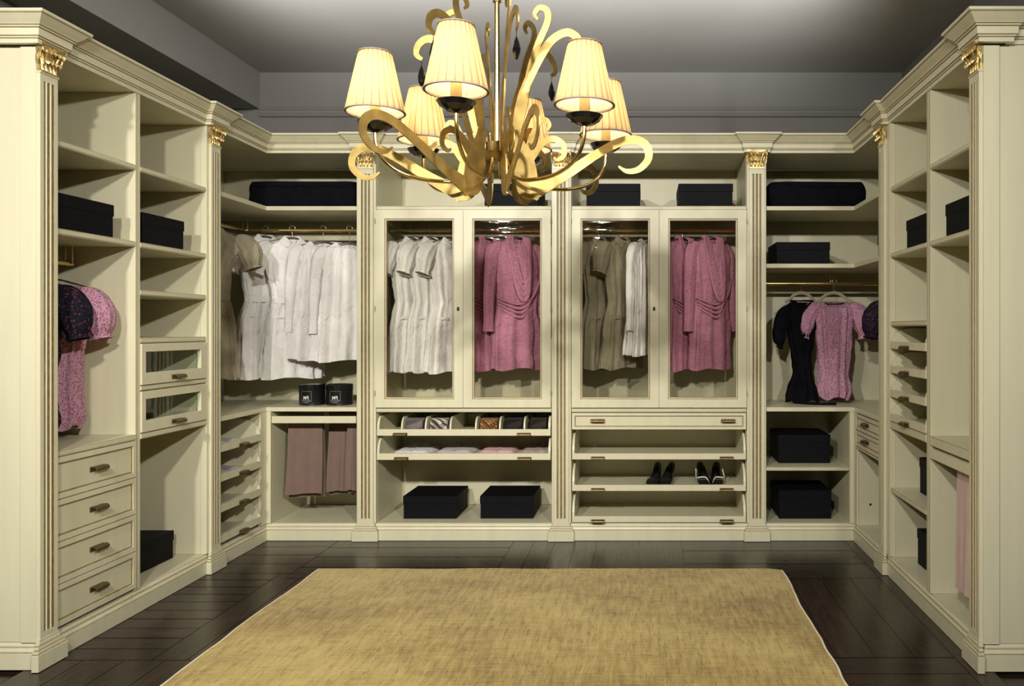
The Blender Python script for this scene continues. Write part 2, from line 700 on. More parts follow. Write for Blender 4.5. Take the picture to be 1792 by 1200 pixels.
struct('wall_back', (RX0 - .1, RX1 + .1, RY1, RY1 + .1, 0, RZ), 'wall')
struct('wall_left', (RX0 - .1, RX0, RY0, RY1, 0, RZ), 'wall')
struct('wall_right', (RX1, RX1 + .1, RY0, RY1, 0, RZ), 'wall')
struct('wall_front', (RX0 - .1, RX1 + .1, RY0 - .1, RY0, 0, RZ), 'wall')
struct('ceiling', (RX0 - .1, RX1 + .1, RY0 - .1, RY1 + .1, RZ, RZ + .1), 'ceil')
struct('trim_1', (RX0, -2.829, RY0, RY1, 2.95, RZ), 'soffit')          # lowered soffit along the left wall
# moulding round the back wall
bm = bmesh.new()
prof = [(0, 2.905), (.012, 2.905), (.020, 2.912), (.020, 2.925), (.012, 2.932), (.012, 2.955), (.018, 2.96), (.018, 2.972), (0, 2.98)]
ca = [bm.verts.new((-2.829, RY1 - o, z - .015)) for o, z in prof]
cb = [bm.verts.new((RX1, RY1 - o, z - .015)) for o, z in prof]
for i in range(len(prof) - 1):
    bm.faces.new((ca[i], ca[i + 1], cb[i + 1], cb[i]))
bm.faces.new(ca)
bm.faces.new(cb)
o = finish('trim_2', bm, 'wall', kind='structure')

floor = struct('floor', (RX0 - .1, RX1 + .1, RY0 - .1, RY1 + .1, -0.08, -0.014), 'wood')


def plank(x0, x1, y0, y1, ori):
    """one floor board, its length along its own x axis"""
    L_, W_ = (x1 - x0, y1 - y0) if ori == 'x' else (y1 - y0, x1 - x0)
    g = 0.0006
    bm = bmesh.new()
    h = random.uniform(-0.0004, 0)
    vs = box(bm, -L_ / 2 + g, L_ / 2 - g, -W_ / 2 + g, W_ / 2 - g, -0.0139, h)
    c = 0.0008
    top = [v for v in bm.verts if v.co.z > h - 1e-6]
    bmesh.ops.inset_region(bm, faces=[f for f in bm.faces if all(v in top for v in f.verts)], thickness=c, depth=0)
    for v in top:
        v.co.z -= c
    me = bpy.data.meshes.new('plank')
    bm.to_mesh(me)
    bm.free()
    me.materials.append(M['wood'])
    o = bpy.data.objects.new('plank', me)
    COL.objects.link(o)
    o.parent = floor
    o.location = Vector(((x0 + x1) / 2, (y0 + y1) / 2, 0)) - WLOC['floor']
    if ori == 'y':
        o.rotation_euler.z = PI / 2


def lay(x0, x1, y0, y1, ori, wdt):
    if ori == 'x':
        n = max(1, round((y1 - y0) / wdt))
        for i in range(n):
            plank(x0, x1, y0 + (y1 - y0) * i / n, y0 + (y1 - y0) * (i + 1) / n, 'x')
    else:
        n = max(1, round((x1 - x0) / wdt))
        for i in range(n):
            plank(x0 + (x1 - x0) * i / n, x0 + (x1 - x0) * (i + 1) / n, y0, y1, 'y')


lay(-2.42, -1.92, 4.42, 5.14, 'x', 0.18)
lay(-1.92, -0.816, 4.33, 5.14, 'x', 0.20)
lay(-0.816, -0.295, 4.33, 5.14, 'y', 0.13)
lay(-0.295, 0.23, 4.33, 5.14, 'y', 0.26)
lay(0.23, 1.26, 4.33, 5.14, 'x', 0.27)
lay(1.26, 1.36, 2.4, 5.14, 'y', 0.10)
lay(-2.42, -1.98, 3.26, 4.42, 'x', 0.116)
lay(-1.98, -1.84, 3.26, 4.42, 'y', 0.14)
lay(-1.84, -0.295, 3.26, 4.33, 'y', 0.14)
lay(-0.295, 0.62, 3.285, 4.33, 'y', 0.14)
lay(0.62, 1.26, 3.285, 4.33, 'y', 0.16)
lay(-2.42, -0.60, 1.9, 3.26, 'y', 0.165)
lay(0.0, 1.26, 1.9, 3.285, 'x', 0.155)
lay(-0.60, 0.0, 1.9, 3.26, 'y', 0.15)


# ------------------------------------------------------------------ mouldings swept round the room
def offset_path(path, o):
    """right-angled open path, offset by o to its right-hand side"""
    n = len(path)
    out = []
    for i, (x, y) in enumerate(path):
        ns = []
        if i > 0:
            dx, dy = x - path[i - 1][0], y - path[i - 1][1]
            l = math.hypot(dx, dy)
            ns.append((dy / l, -dx / l))
        if i < n - 1:
            dx, dy = path[i + 1][0] - x, path[i + 1][1] - y
            l = math.hypot(dx, dy)
            ns.append((dy / l, -dx / l))
        if len(ns) == 2 and abs(ns[0][0] - ns[1][0]) + abs(ns[0][1] - ns[1][1]) < 1e-6:
            ns = ns[:1]
        out.append((x + o * sum(a for a, _ in ns), y + o * sum(b for _, b in ns)))
    return out


def sweep(bm, path, prof):
    """prof: [(o, z, material index of the band that starts here)]"""
    rows = []
    for (o, z, mi) in prof:
        rows.append([bm.verts.new((x, y, z)) for x, y in offset_path(path, o)])
    for j in range(len(prof) - 1):
        a, b = rows[j], rows[j + 1]
        for i in range(len(path) - 1):
            bm.faces.new((a[i], a[i + 1], b[i + 1], b[i])).material_index = prof[j][2]
    bm.faces.new([r[0] for r in rows])
    bm.faces.new([r[-1] for r in rows][::-1])


PIL_BACK = [-1.748, -0.520, 0.7086]
PIL_LEFT = [3.215, 4.470]
PIL_RIGHT = [3.205, 4.460]
ENDY_L, ENDY_R = 3.165, 3.150


def front_path(jog, hw):
    """from the left end panel, up the left run, across the back, down the right run, to the right end panel"""
    p = [(-2.925, ENDY_L)]
    if jog:
        p += [(XL - .17, ENDY_L), (XL - .17, ENDY_L - jog), (XL + jog, ENDY_L - jog)]
        p += [(XL + jog, PIL_LEFT[0] + hw), (XL, PIL_LEFT[0] + hw)]
        c = PIL_LEFT[1]
        p += [(XL, c - hw), (XL + jog, c - hw), (XL + jog, c + hw), (XL, c + hw)]
        p += [(XL, YB)]
        for c in PIL_BACK:
            p += [(c - hw, YB), (c - hw, YB - jog), (c + hw, YB - jog), (c + hw, YB)]
        p += [(XR, YB)]
        c = PIL_RIGHT[1]
        p += [(XR, c + hw), (XR - jog, c + hw), (XR - jog, c - hw), (XR, c - hw)]
        p += [(XR, PIL_RIGHT[0] + hw), (XR - jog, PIL_RIGHT[0] + hw), (XR - jog, ENDY_R - jog)]
        p += [(XR + .105, ENDY_R - jog), (XR + .105, ENDY_R)]
    else:
        p += [(XL, ENDY_L), (XL, YB), (XR, YB), (XR, ENDY_R)]
    p += [(1.87, ENDY_R)]
    return p


bm = bmesh.new()
cprof = [(-.02, TOP + .001, 0), (0, TOP + .001, 0), (0, 2.4545, 1), (.003, 2.4565, 0), (.006, 2.459, 0), (.006, 2.4625, 1), (.011, 2.465, 0),
         (.013, 2.492, 1), (.016, 2.4945, 0), (.020, 2.496, 0), (.020, 2.500, 1), (.024, 2.503, 0),
         (.027, 2.508, 0), (.034, 2.514, 0), (.042, 2.522, 0), (.050, 2.531, 0), (.054, 2.535, 1), (.058, 2.5365, 0), (.062, 2.540, 0), (.062, 2.549, 0), (.058, 2.551, 0), (-.02, 2.551, 0)]
sweep(bm, front_path(0.030, 0.081), cprof)
cornice = finish('cornice', bm, ['cream', 'glaze'], smooth=True, angle=20)
tag(cornice, 'cream stepped crown moulding with gold glaze running along the top of all wardrobes', 'cornice')

bm = bmesh.new()
pprof = [(.004, .001, 0), (.004, .066, 1), (.001, .0685, 0), (.001, .071, 0), (-.002, .077, 0), (-.004, .084, 1), (-.006, .0865, 0), (-.006, .092, 0),
         (-.009, .098, 0), (-.012, .1025, 1), (-.014, .105, 0), (-.03, .1055, 0), (-.03, .001, 0)]
sweep(bm, front_path(0, 0), pprof)
plinth = finish('plinth', bm, ['cream', 'glaze'], smooth=True, angle=20)
tag(plinth, 'cream base plinth with gold glazed moulding along the foot of all wardrobes', 'plinth')


# ------------------------------------------------------------------ pilasters
def leafshape(bm, base, h, wd, out, lean, xdir, odir, mi=0, nseg=7):
    """curled acanthus leaf: base point, height, width, outward curl"""
    nseg = 12
    rows = []
    for i in range(nseg + 1):
        t = i / nseg
        wv = wd * 1.25 * (0.62 + 0.45 * math.sin(PI * min(1, t * 1.1))) * (1 - 0.80 * t ** 5)
        z = h * math.sin(min(1.0, t * 1.12) * PI / 2) - (h * .22 * max(0, (t - .80) / .20) ** 2)
        oo = out * t ** 3 + out * .55 * max(0, (t - .75) / .25) - .002 * math.sin(t * PI)
        row = []
        for k in range(-4, 5):
            s = k / 4
            lobe = 1 - .20 * abs(math.sin(t * PI * 3.5)) * abs(s) ** 2
            ridge = 0.0075 * (1 - s * s) - 0.0022 * (k % 2)
            p = base + xdir * (s * wv / 2 * lobe + lean * t) + odir * (oo + ridge) + Vector((0, 0, z - abs(s) ** 2 * .010 * t))
            row.append(bm.verts.new(p))
        rows.append(row)
    for a, b in zip(rows, rows[1:]):
        for k in range(8):
            f = bm.faces.new((a[k], a[k + 1], b[k + 1], b[k]))
            f.material_index = mi


def pilaster(run, c, label, side_to_camera=None):
    x, y = run.p(c, 0)
    t = thing('pilaster', label, 'pilaster', (x, y, 0.001), 'fluted pilasters of the wardrobes')
    hw = 0.0475
    # stile board behind
    s0, s1 = (c - .0605, c + .0605)
    if run.k != 'back':
        lo_end = ENDY_L if run.k == 'left' else ENDY_R
        if c < 3.5:
            s0, s1 = lo_end + .0005, (3.2575 if run.k == 'left' else 3.258)
        else:
            s0, s1 = (c - .070, c + .060) if run.k == 'left' else (c - .110, c + .065)
    one('stile', run, s0, s1, -.032, 0, BOT, TOP, 'cream', t)
    z0, z1 = .118, 2.335
    bm = bmesh.new()
    o0, o1, og = 0.0004, 0.015, 0.005
    rbox(bm, run, c - hw + .001, c + hw - .001, o0, og, z0, z1, 1)
    fl = [c - .0235, c, c + .0235]
    gw = 0.0045
    edges = [c - hw] + [e for f in fl for e in (f - gw, f + gw)] + [c + hw]
    for i in range(0, len(edges), 2):
        a0, a1 = edges[i], edges[i + 1]
        pts = []
        if i in (0, len(edges) - 2):
            rbox(bm, run, a0, a1, o0, o1, z0, z1)
        else:
            # rounded bead between flutes
            prof = [(a0, og), (a0 + .002, o1 - .002), (a0 + .005, o1), (a1 - .005, o1), (a1 - .002, o1 - .002), (a1, og)]
            lo = [bm.verts.new((*run.p(a, o), z0 + .02)) for a, o in prof]
            hi = [bm.verts.new((*run.p(a, o), z1 - .02)) for a, o in prof]
            for q in range(5):
                bm.faces.new((lo[q], lo[q + 1], hi[q + 1], hi[q])).material_index = 1 if q in (0, 4) else 0
    for a_ in (edges[1], edges[-2]):
        q_ = .0006 if a_ == edges[1] else -.0006
        rbox(bm, run, a_, a_ + q_, og - .001, o1 - .0005, z0 + .02, z1 - .03, 1)
    for f in fl:                     # groove ends
        rbox(bm, run, f - .012, f + .012, og, o1 - .0003, z0, z0 + .022)
        rbox(bm, run, f - .012, f + .012, og, o1 - .0003, z1 - .030, z1)
    # neck astragal under the capital
    rbox(bm, run, c - hw - .003, c + hw + .003, o0, o1 + .004, z1, z1 + .006)
    finish('shaft', bm, ['cream', 'glaze'], t)
    # base: block with stepped mouldings
    e0 = e1 = 0.0
    bm = bmesh.new()
    rbox(bm, run, c - .081, c + .081, .0045, .032, .001, .066)
    for i, (hh, oo, za, zb, mi) in enumerate([(.078, .029, .066, .068, 1), (.075, .027, .068, .078, 0), (.070, .0235, .078, .080, 1), (.066, .022, .080, .092, 0),
                                               (.062, .0195, .092, .094, 1), (.058, .0185, .094, .105, 0), (.053, .016, .105, .1175, 0)]):
        rbox(bm, run, c - hh, c + hh, .0045 if zb < .1 else .0004, oo, za, zb, mi)
    finish('base_block', bm, ['cream', 'glaze'], t, bevel=.0012)
    # capital
    bm = bmesh.new()
    zb, zt = 2.3412, 2.452
    xd = Vector(run.p(1, 0) + (0,)) - Vector(run.p(0, 0) + (0,))
    od = Vector(run.p(0, 1) + (0,)) - Vector(run.p(0, 0) + (0,))

    def P(a, oo, z):
        return Vector((*run.p(c + a, oo), z))
    rows = []
    nz = 8
    for i in range(nz + 1):
        f = i / nz
        hwid = .042 + .014 * f ** 2.2
        oo = .012 + .016 * f ** 2.2
        z = zb + (zt - zb - .012) * f
        rows.append([bm.verts.new(P(a, q, z)) for a, q in ((-hwid, .0004), (-hwid, oo - .003), (-hwid + .004, oo), (0, oo + .003), (hwid - .004, oo), (hwid, oo - .003), (hwid, .0004))])
    for a, b in zip(rows, rows[1:]):
        for k in range(6):
            bm.faces.new((a[k], a[k + 1], b[k + 1], b[k]))
    rbox(bm, run, c - .045, c + .045, .0004, .020, zb - .002, zb + .006)
    # abacus
    pts = [(-.064, .0004), (-.066, .036), (-.056, .040), (-.03, .034), (0, .032), (.03, .034), (.056, .040), (.066, .036), (.064, .0004)]
    for za, zc, sc in ((zt - .012, zt - .006, .95), (zt - .006, zt, 1.0)):
        lo = [bm.verts.new(P(a * sc, q * sc + .0002, za)) for a, q in pts]
        hi = [bm.verts.new(P(a * sc, q * sc + .0002, zc)) for a, q in pts]
        for k in range(len(pts) - 1):
            bm.faces.new((lo[k], lo[k + 1], hi[k + 1], hi[k]))
        bm.faces.new(lo)
        bm.faces.new(hi)
    for a in (-.032, -.011, .011, .032):
        leafshape(bm, P(a, .013, zb + .002), .046, .024, .016, 0, xd, od)
    for a, ln in ((-.036, -.012), (-.018, -.004), (0, 0), (.018, .004), (.036, .012)):
        leafshape(bm, P(a, .014, zb + .03), .060, .022, .018, ln, xd, od)
    # corner volutes and centre flower
    for sgn in (-1, 1):
        pts = []
        for k in range(22):
            an = k / 21 * 3.6 * PI / 2
            r = .016 * (1 - k / 26)
            pts.append(P(sgn * (.052 + r * math.cos(an + PI)), .034 + .002 * k / 21, zt - .030 + r * math.sin(an)))
        pts = [P(sgn * .022, .018, zb + .03), P(sgn * .030, .026, zb + .06)] + pts
        tube(bm, pts, [.0045] * (len(pts) - 6) + [.004, .004, .0035, .003, .0025, .002], 6)
        for q in range(3):     # scroll on the pilaster's flank
            tube(bm, [P(sgn * .058, .010 + .006 * q, zb + .03 + .012 * q), P(sgn * .062, .014 + .006 * q, zb + .06 + .01 * q)], [.004, .006], 6)
    tube(bm, [P(0, .02, zt - .022), P(0, .040, zt - .020)], [.006, .009], 8)
    finish('capital', bm, 'gold', t, smooth=True, angle=50)['label'] = 'gilded acanthus leaf capital'
    return t


pilaster(LEFT, PIL_LEFT[0], 'nearest cream fluted pilaster of the left wardrobes, at their open end')
pilaster(LEFT, PIL_LEFT[1], 'far cream fluted pilaster of the left wardrobes, beside the corner with white clothes')
pilaster(BACK, PIL_BACK[0], 'left cream fluted pilaster of the back wardrobes, beside the hanging mauve trousers')
pilaster(BACK, PIL_BACK[1], 'middle cream fluted pilaster of the back wardrobes, between the two glazed wardrobes')
pilaster(BACK, PIL_BACK[2], 'right cream fluted pilaster of the back wardrobes, beside the hanging black dress')
pilaster(RIGHT, PIL_RIGHT[1], 'far cream fluted pilaster of the right wardrobes, beside the two small corner drawers')
pilaster(RIGHT, PIL_RIGHT[0], 'nearest cream fluted pilaster of the right wardrobes, beside the hanging pale pink trousers')


# ------------------------------------------------------------------ cabinet pieces
def shelf(run, a0, a1, zt, parent, th=.026, front=-.002, back=-DEP + .001, name='shelf'):
    bm = bmesh.new()
    rbox(bm, run, a0, a1, back, front - .004, zt - th, zt)
    rbox(bm, run, a0, a1, front - .004, front, zt - th + .004, zt - .004)
    rbox(bm, run, a0, a1, front - .0045, front - .0025, zt - .0045, zt - .0015, 1)
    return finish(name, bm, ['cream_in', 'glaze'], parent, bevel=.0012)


def pull(run, a, o, z, parent, ln=.085, drop=0.0):
    """cup pull: a curled sheet of bronze on a narrow plate"""
    bm = bmesh.new()
    n = 9
    r = .0135
    prof = []
    for q in (0, 1):
        rr = r - .003 * q
        arc = [(.001 + 1.0 * r + rr * 1.15 * math.sin(PI * (-.5 + 1.15 * k / n)), z - .0 + rr * math.cos(PI * (-.5 + 1.15 * k / n)) * .95) for k in range(n + 1)]
        prof += arc if q == 0 else arc[::-1]
    L0 = [bm.verts.new((*run.p(a - ln / 2, o + q), w_)) for q, w_ in prof]
    R0 = [bm.verts.new((*run.p(a + ln / 2, o + q), w_)) for q, w_ in prof]
    m_ = len(prof)
    for k in range(m_):
        bm.faces.new((L0[k], L0[(k + 1) % m_], R0[(k + 1) % m_], R0[k]))
    for E in (L0, R0):
        for k in range(n):
            bm.faces.new((E[k], E[k + 1], E[m_ - 2 - k], E[m_ - 1 - k]))
    rbox(bm, run, a - ln / 2 - .002, a + ln / 2 + .002, o + .0002, o + .0028, z - .010, z + .012)
    return finish('handle', bm, 'handle', parent, smooth=True, angle=40)


def loop_pull(run, a, o, z, parent):
    """small ring-like bow pull of the pull-out trays"""
    bm = bmesh.new()
    pts = []
    for k in range(11):
        an = PI * k / 10
        pts.append(Vector((*run.p(a - .038 * math.cos(an), o + .002 + .028 * math.sin(an)), z - .006 * math.sin(an))))
    tube(bm, pts, .0058, 8)
    for s in (-1, 1):
        rbox(bm, run, a + s * .038 - .008, a + s * .038 + .008, o + .0002, o + .003, z - .006, z + .006)
    return finish('handle', bm, 'handle', parent, smooth=True, angle=40)


def drawer(run, a0, a1, z0, z1, parent, handles, rail=.030, fo=.002):
    """panelled drawer front with recessed field and glazed bead"""
    bm = bmesh.new()
    g = .0015
    a0 += g; a1 -= g; z0 += g; z1 -= g
    oi = fo - .020
    rbox(bm, run, a0, a1, oi, fo - .008, z0, z1)
    r = rail * .55
    rbox(bm, run, a0, a1, fo - .008, fo, z1 - r, z1)
    rbox(bm, run, a0, a1, fo - .008, fo, z0, z0 + r)
    rbox(bm, run, a0, a0 + r, fo - .008, fo, z0 + r, z1 - r)
    rbox(bm, run, a1 - r, a1, fo - .008, fo, z0 + r, z1 - r)
    b = .006
    A0, A1, Z0, Z1 = a0 + r, a1 - r, z0 + r, z1 - r
    for s in ((A0, A1, Z1 - b, Z1), (A0, A1, Z0, Z0 + b), (A0, A0 + b, Z0 + b, Z1 - b), (A1 - b, A1, Z0 + b, Z1 - b)):
        rbox(bm, run, s[0], s[1], fo - .008, fo - .0045, s[2], s[3], 1)
    # drawer box behind the front
    rbox(bm, run, a0 + .012, a1 - .012, -DEP + .06, oi, z0 + .01, z1 - .03)
    d = finish('drawer', bm, ['cream', 'glaze'], parent)
    for h in handles:
        pull(run, h, fo - .008, (z0 + z1) / 2, d)
    return d


def tray(run, a0, a1, z, parent, hs=.165, lip=.036, rad=.16, handles=(), dividers=(), bar=True, depth=.50):
    bm = bmesh.new()
    a0 += .0015; a1 -= .0015
    if a0 > a1: a0, a1 = a1, a0
    rbox(bm, run, a0, a1, -depth, -.016, z, z + .012)
    rbox(bm, run, a0, a1, -.016, .002, z, z + lip)
    rbox(bm, run, a0 + .014, a1 - .014, -depth, -depth + .012, z + .012, z + hs * .75)

    def side(s0, s1, h2):
        prof = [(-.016, z + lip)]
        for k in range(0, 10):
            an = PI / 2 * k / 9
            prof.append((-.002 - rad * (1 - math.cos(an)), z + lip + (h2 - lip) * math.sin(an)))
        prof.append((-depth, z + h2))
        prof.append((-depth, z + .012))
        prof.append((-.016, z + .012))
        lo = [bm.verts.new((*run.p(s0, q), zz)) for q, zz in prof]
        hi = [bm.verts.new((*run.p(s1, q), zz)) for q, zz in prof]
        bm.faces.new(lo)
        bm.faces.new(hi)
        n = len(prof)
        for k in range(n):
            bm.faces.new((lo[k], lo[(k + 1) % n], hi[(k + 1) % n], hi[k]))
    side(a0, a0 + .014, hs)
    side(a1 - .014, a1, hs)
    for d in dividers:
        side(d - .005, d + .005, hs * .96)
    t = finish('pull_out_tray', bm, 'cream', parent)
    for h in handles:
        if bar:
            pull(run, h, .002, z + .006, t, ln=.082)
        else:
            pull(run, h, .002, z + .008, t, ln=.075)
    return t


def rail_tube(pts, parent, r=.0125, name='clothes_rail'):
    bm = bmesh.new()
    tube(bm, pts, r, 14)
    return finish(name, bm, 'brass', parent, smooth=True, angle=40)


def bracket(x, y, z0, z1, parent, dx=.016):
    bm = bmesh.new()
    for s in (-1, 1):
        tube(bm, [(x + s * dx, y, z0), (x + s * dx, y, z1)], .0035, 8)
    tube(bm, [(x - dx, y, z1 - .003), (x - dx, y, z1)], .010, 10)
    tube(bm, [(x - dx - .004, y, z0 + .002), (x + dx + .004, y, z0 + .002)], .006, 8)
    return finish('rail_bracket', bm, 'brass', parent, smooth=True, angle=40)


def side_panel(run, a0, a1, parent, z0=BOT, z1=TOP, front=-.0325, back=-DEP):
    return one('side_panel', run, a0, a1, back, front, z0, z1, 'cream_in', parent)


# ---- left wardrobe (two columns)
def end_panel(side, parent):
    """the end wall of a run, facing the camera"""
    bm = bmesh.new()
    y = (ENDY_L if side == 'l' else ENDY_R)
    if side == 'l':
        x0, x1, sg = -2.924, XL - .0005, 1
    else:
        x0, x1, sg = XR + .0005, 1.869, -1
    # recessed field with a frame stile
    box(bm, x0, x1, y + .008, y + .020, .1055, TOP)
    if side == 'l':
        box(bm, -2.436, x1, y, y + .008, .1055, TOP)
        box(bm, -2.438, -2.436, y + .003, y + .008, .1055, TOP, 1)
    else:
        box(bm, x0, 1.382, y, y + .008, .1055, TOP)
        box(bm, 1.382, 1.384, y + .003, y + .008, .1055, TOP, 1)
    return finish('end_panel', bm, ['cream', 'glaze'], parent)


LW = thing('wardrobe_unit', 'open cream wardrobe on the left with four stacked drawers and two glass-fronted drawers', 'wardrobe', (-2.65, 3.78, 0.001))
end_panel('l', LW)
L0, LD0, LD1, L1 = 3.258, 3.790, 3.826, 4.4
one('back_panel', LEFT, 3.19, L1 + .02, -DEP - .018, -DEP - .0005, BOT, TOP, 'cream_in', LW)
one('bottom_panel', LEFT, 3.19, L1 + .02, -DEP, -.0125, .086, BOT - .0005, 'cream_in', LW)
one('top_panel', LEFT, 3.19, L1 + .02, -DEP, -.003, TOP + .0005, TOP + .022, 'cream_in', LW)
side_panel(LEFT, L0 - .02, L0, LW)
side_panel(LEFT, L1, L1 + .018, LW)
bm = bmesh.new()
rbox(bm, LEFT, LD0, LD1, -DEP, -.004, BOT, TOP)
rbox(bm, LEFT, LD0 + .009, LD0 + .011, -.004, -.0025, BOT, TOP, 1)
finish('divider', bm, ['cream', 'glaze'], LW, bevel=.001)
e = .0008
for z in (2.10, 1.741):
    shelf(LEFT, L0 + e, LD0 - e, z, LW)
for z in (2.10, 1.741, 1.516, 1.290):
    shelf(LEFT, LD1 + e, L1 - e, z, LW)
shelf(LEFT, L0 + e, LD0 - e, .838, LW, front=.001, name='counter')
shelf(LEFT, LD1 + e, L1 - e, .838, LW, front=.001, th=.028, name='rail_shelf')
shelf(LEFT, LD1 + e, L1 - e, 1.063, LW, front=.001, th=.024, name='rail_shelf')
for i in range(4):
    z1 = .811 - .1725 * i
    drawer(LEFT, L0 + e, LD0 - e, z1 - .1715, z1, LW, [3.525], rail=.040)


def glass_drawer(z0, z1, gz0, gz1):
    bm = bmesh.new()
    a0, a1, A0, A1 = LD1 + .002, L1 - .004, 3.860, 4.340
    z0 += .002; z1 -= .002
    for s in ((a0, a1, gz1, z1), (a0, a1, z0, gz0), (a0, A0, gz0, gz1), (A1, a1, gz0, gz1)):
        rbox(bm, LEFT, s[0], s[1], -.018, .003, s[2], s[3])
    rbox(bm, LEFT, a0 + .01, a1 - .01, -.45, -.018, z0, z0 + .01)
    rbox(bm, LEFT, a0 + .01, a0 + .022, -.45, -.018, z0 + .01, gz1)
    rbox(bm, LEFT, a1 - .022, a1 - .01, -.45, -.018, z0 + .01, gz1)
    d = finish('glass_fronted_drawer', bm, 'cream', LW, bevel=.001)
    one('glass_pane', LEFT, A0 - .004, A1 + .004, -.0165, -.0125, gz0 - .004, gz1 + .004, 'glass2', d, bevel=0)
    pull(LEFT, 4.115, .003, z0 + .024, d)


glass_drawer(1.064, 1.263, 1.122, 1.222)
glass_drawer(.839, 1.037, .895, .997)
xr_, zr_ = XL - .28, 1.635
rail_tube([(xr_, L0 + .001, zr_), (xr_, LD0 - .03, zr_)], LW)
bracket(xr_, LD0 - .05, zr_, 1.7145, LW)

# ---- left corner unit
CLX = -1.809
CU = thing('corner_wardrobe_unit', 'open cream corner wardrobe in the left back corner full of white clothes over shirt trays', 'wardrobe', (-2.4, 5.2, 0.001))
LS = 4.532
xb, yb = XL - DEP, YB + DEP
Lpoly = [(xb + .001, LS), (XL - .002, LS), (XL - .002, YB + .002), (CLX - .001, YB + .002), (CLX - .001, yb - .001), (xb + .001, yb - .001)]


def ppart(name, poly, z0, z1, m, parent, bevel=.001):
    bm = bmesh.new()
    prism(bm, poly, z0, z1)
    return finish(name, bm, m, parent, bevel=bevel)


Lin = [(xb + .001, LS), (XL - .012, LS), (XL - .012, YB + .012), (CLX - .001, YB + .012), (CLX - .001, yb - .001), (xb + .001, yb - .001)]
ppart('bottom_panel', Lin, .086, BOT - .0005, 'cream_in', CU)
ppart('top_panel', Lin, TOP + .0005, TOP + .022, 'cream_in', CU)
ppart('shelf', Lpoly, 2.078, 2.104, 'cream_in', CU)
ppart('counter', Lpoly, .812, .838, 'cream', CU)
one('back_panel', BACK, xb - .018, CLX + .02, -DEP - .018, -DEP - .0005, BOT, TOP, 'cream_in', CU)
one('back_panel', LEFT, LS - .02, YB + DEP, -DEP - .018, -DEP - .0005, BOT, TOP, 'cream_in', CU)
one('side_panel', BACK, CLX, CLX + .018, -DEP, -.0325, BOT, TOP, 'cream_in', CU)
one('side_panel', LEFT, LS - .018, LS - .001, -DEP, -.0325, BOT, TOP, 'cream_in', CU)
# corner post and inner partitions under the counter
bm = bmesh.new()
box(bm, XL - .018, XL, 5.030, YB - .0005, BOT, .811)
box(bm, XL, XL + .026, YB, YB + .018, BOT, .811)
box(bm, XL + .0262, XL + .0275, YB, YB + .003, BOT, .811, 1)
box(bm, XL - .004, XL - .001, 5.0285, 5.0298, BOT, .811, 1)
box(bm, XL - .018, XL - .0002, YB - .0005, YB + .018, BOT, .811)
finish('corner_post', bm, ['cream', 'glaze'], CU)
one('partition', LEFT, 5.046, 5.062, -DEP + .001, -.019, BOT, .811, 'cream_in', CU)
one('partition', BACK, XL + .009, XL + .026, -DEP + .001, -.019, BOT, .811, 'cream_in', CU)
for z in (.640, .474, .302, .130):
    tray(LEFT, LS + .002, 5.029, z, CU, hs=.135, lip=.042, rad=.13, handles=[4.79], bar=False, depth=.48)
# trouser pull-out
bm = bmesh.new()
rbox(bm, BACK, XL + .032, CLX - .004, -.018, .002, .739, .782)
rbox(bm, BACK, XL + .032, XL + .045, -.50, -.018, .755, .775)
rbox(bm, BACK, CLX - .017, CLX - .004, -.50, -.018, .755, .775)
for k in range(6):
    tube(bm, [(XL + .045, 5.16 + k * .075, .765), (CLX - .017, 5.16 + k * .075, .765)], .005, 8)
finish('trouser_rack', bm, 'cream', CU)
xr2, zr2, yr2 = XL - .28, 1.985, YB + .28
rail_tube([(xr2, LS + .001, zr2), (xr2, yr2 - .03, zr2), (xr2 + .012, yr2 - .01, zr2), (xr2 + .035, yr2, zr2), (CLX - .001, yr2, zr2)], CU)
bracket(xr2 + .01, yr2 - .005, zr2, 2.0775, CU)

# ---- two glazed wardrobes of the back run
DOOR_Z0, DOOR_Z1 = .838, 2.0765


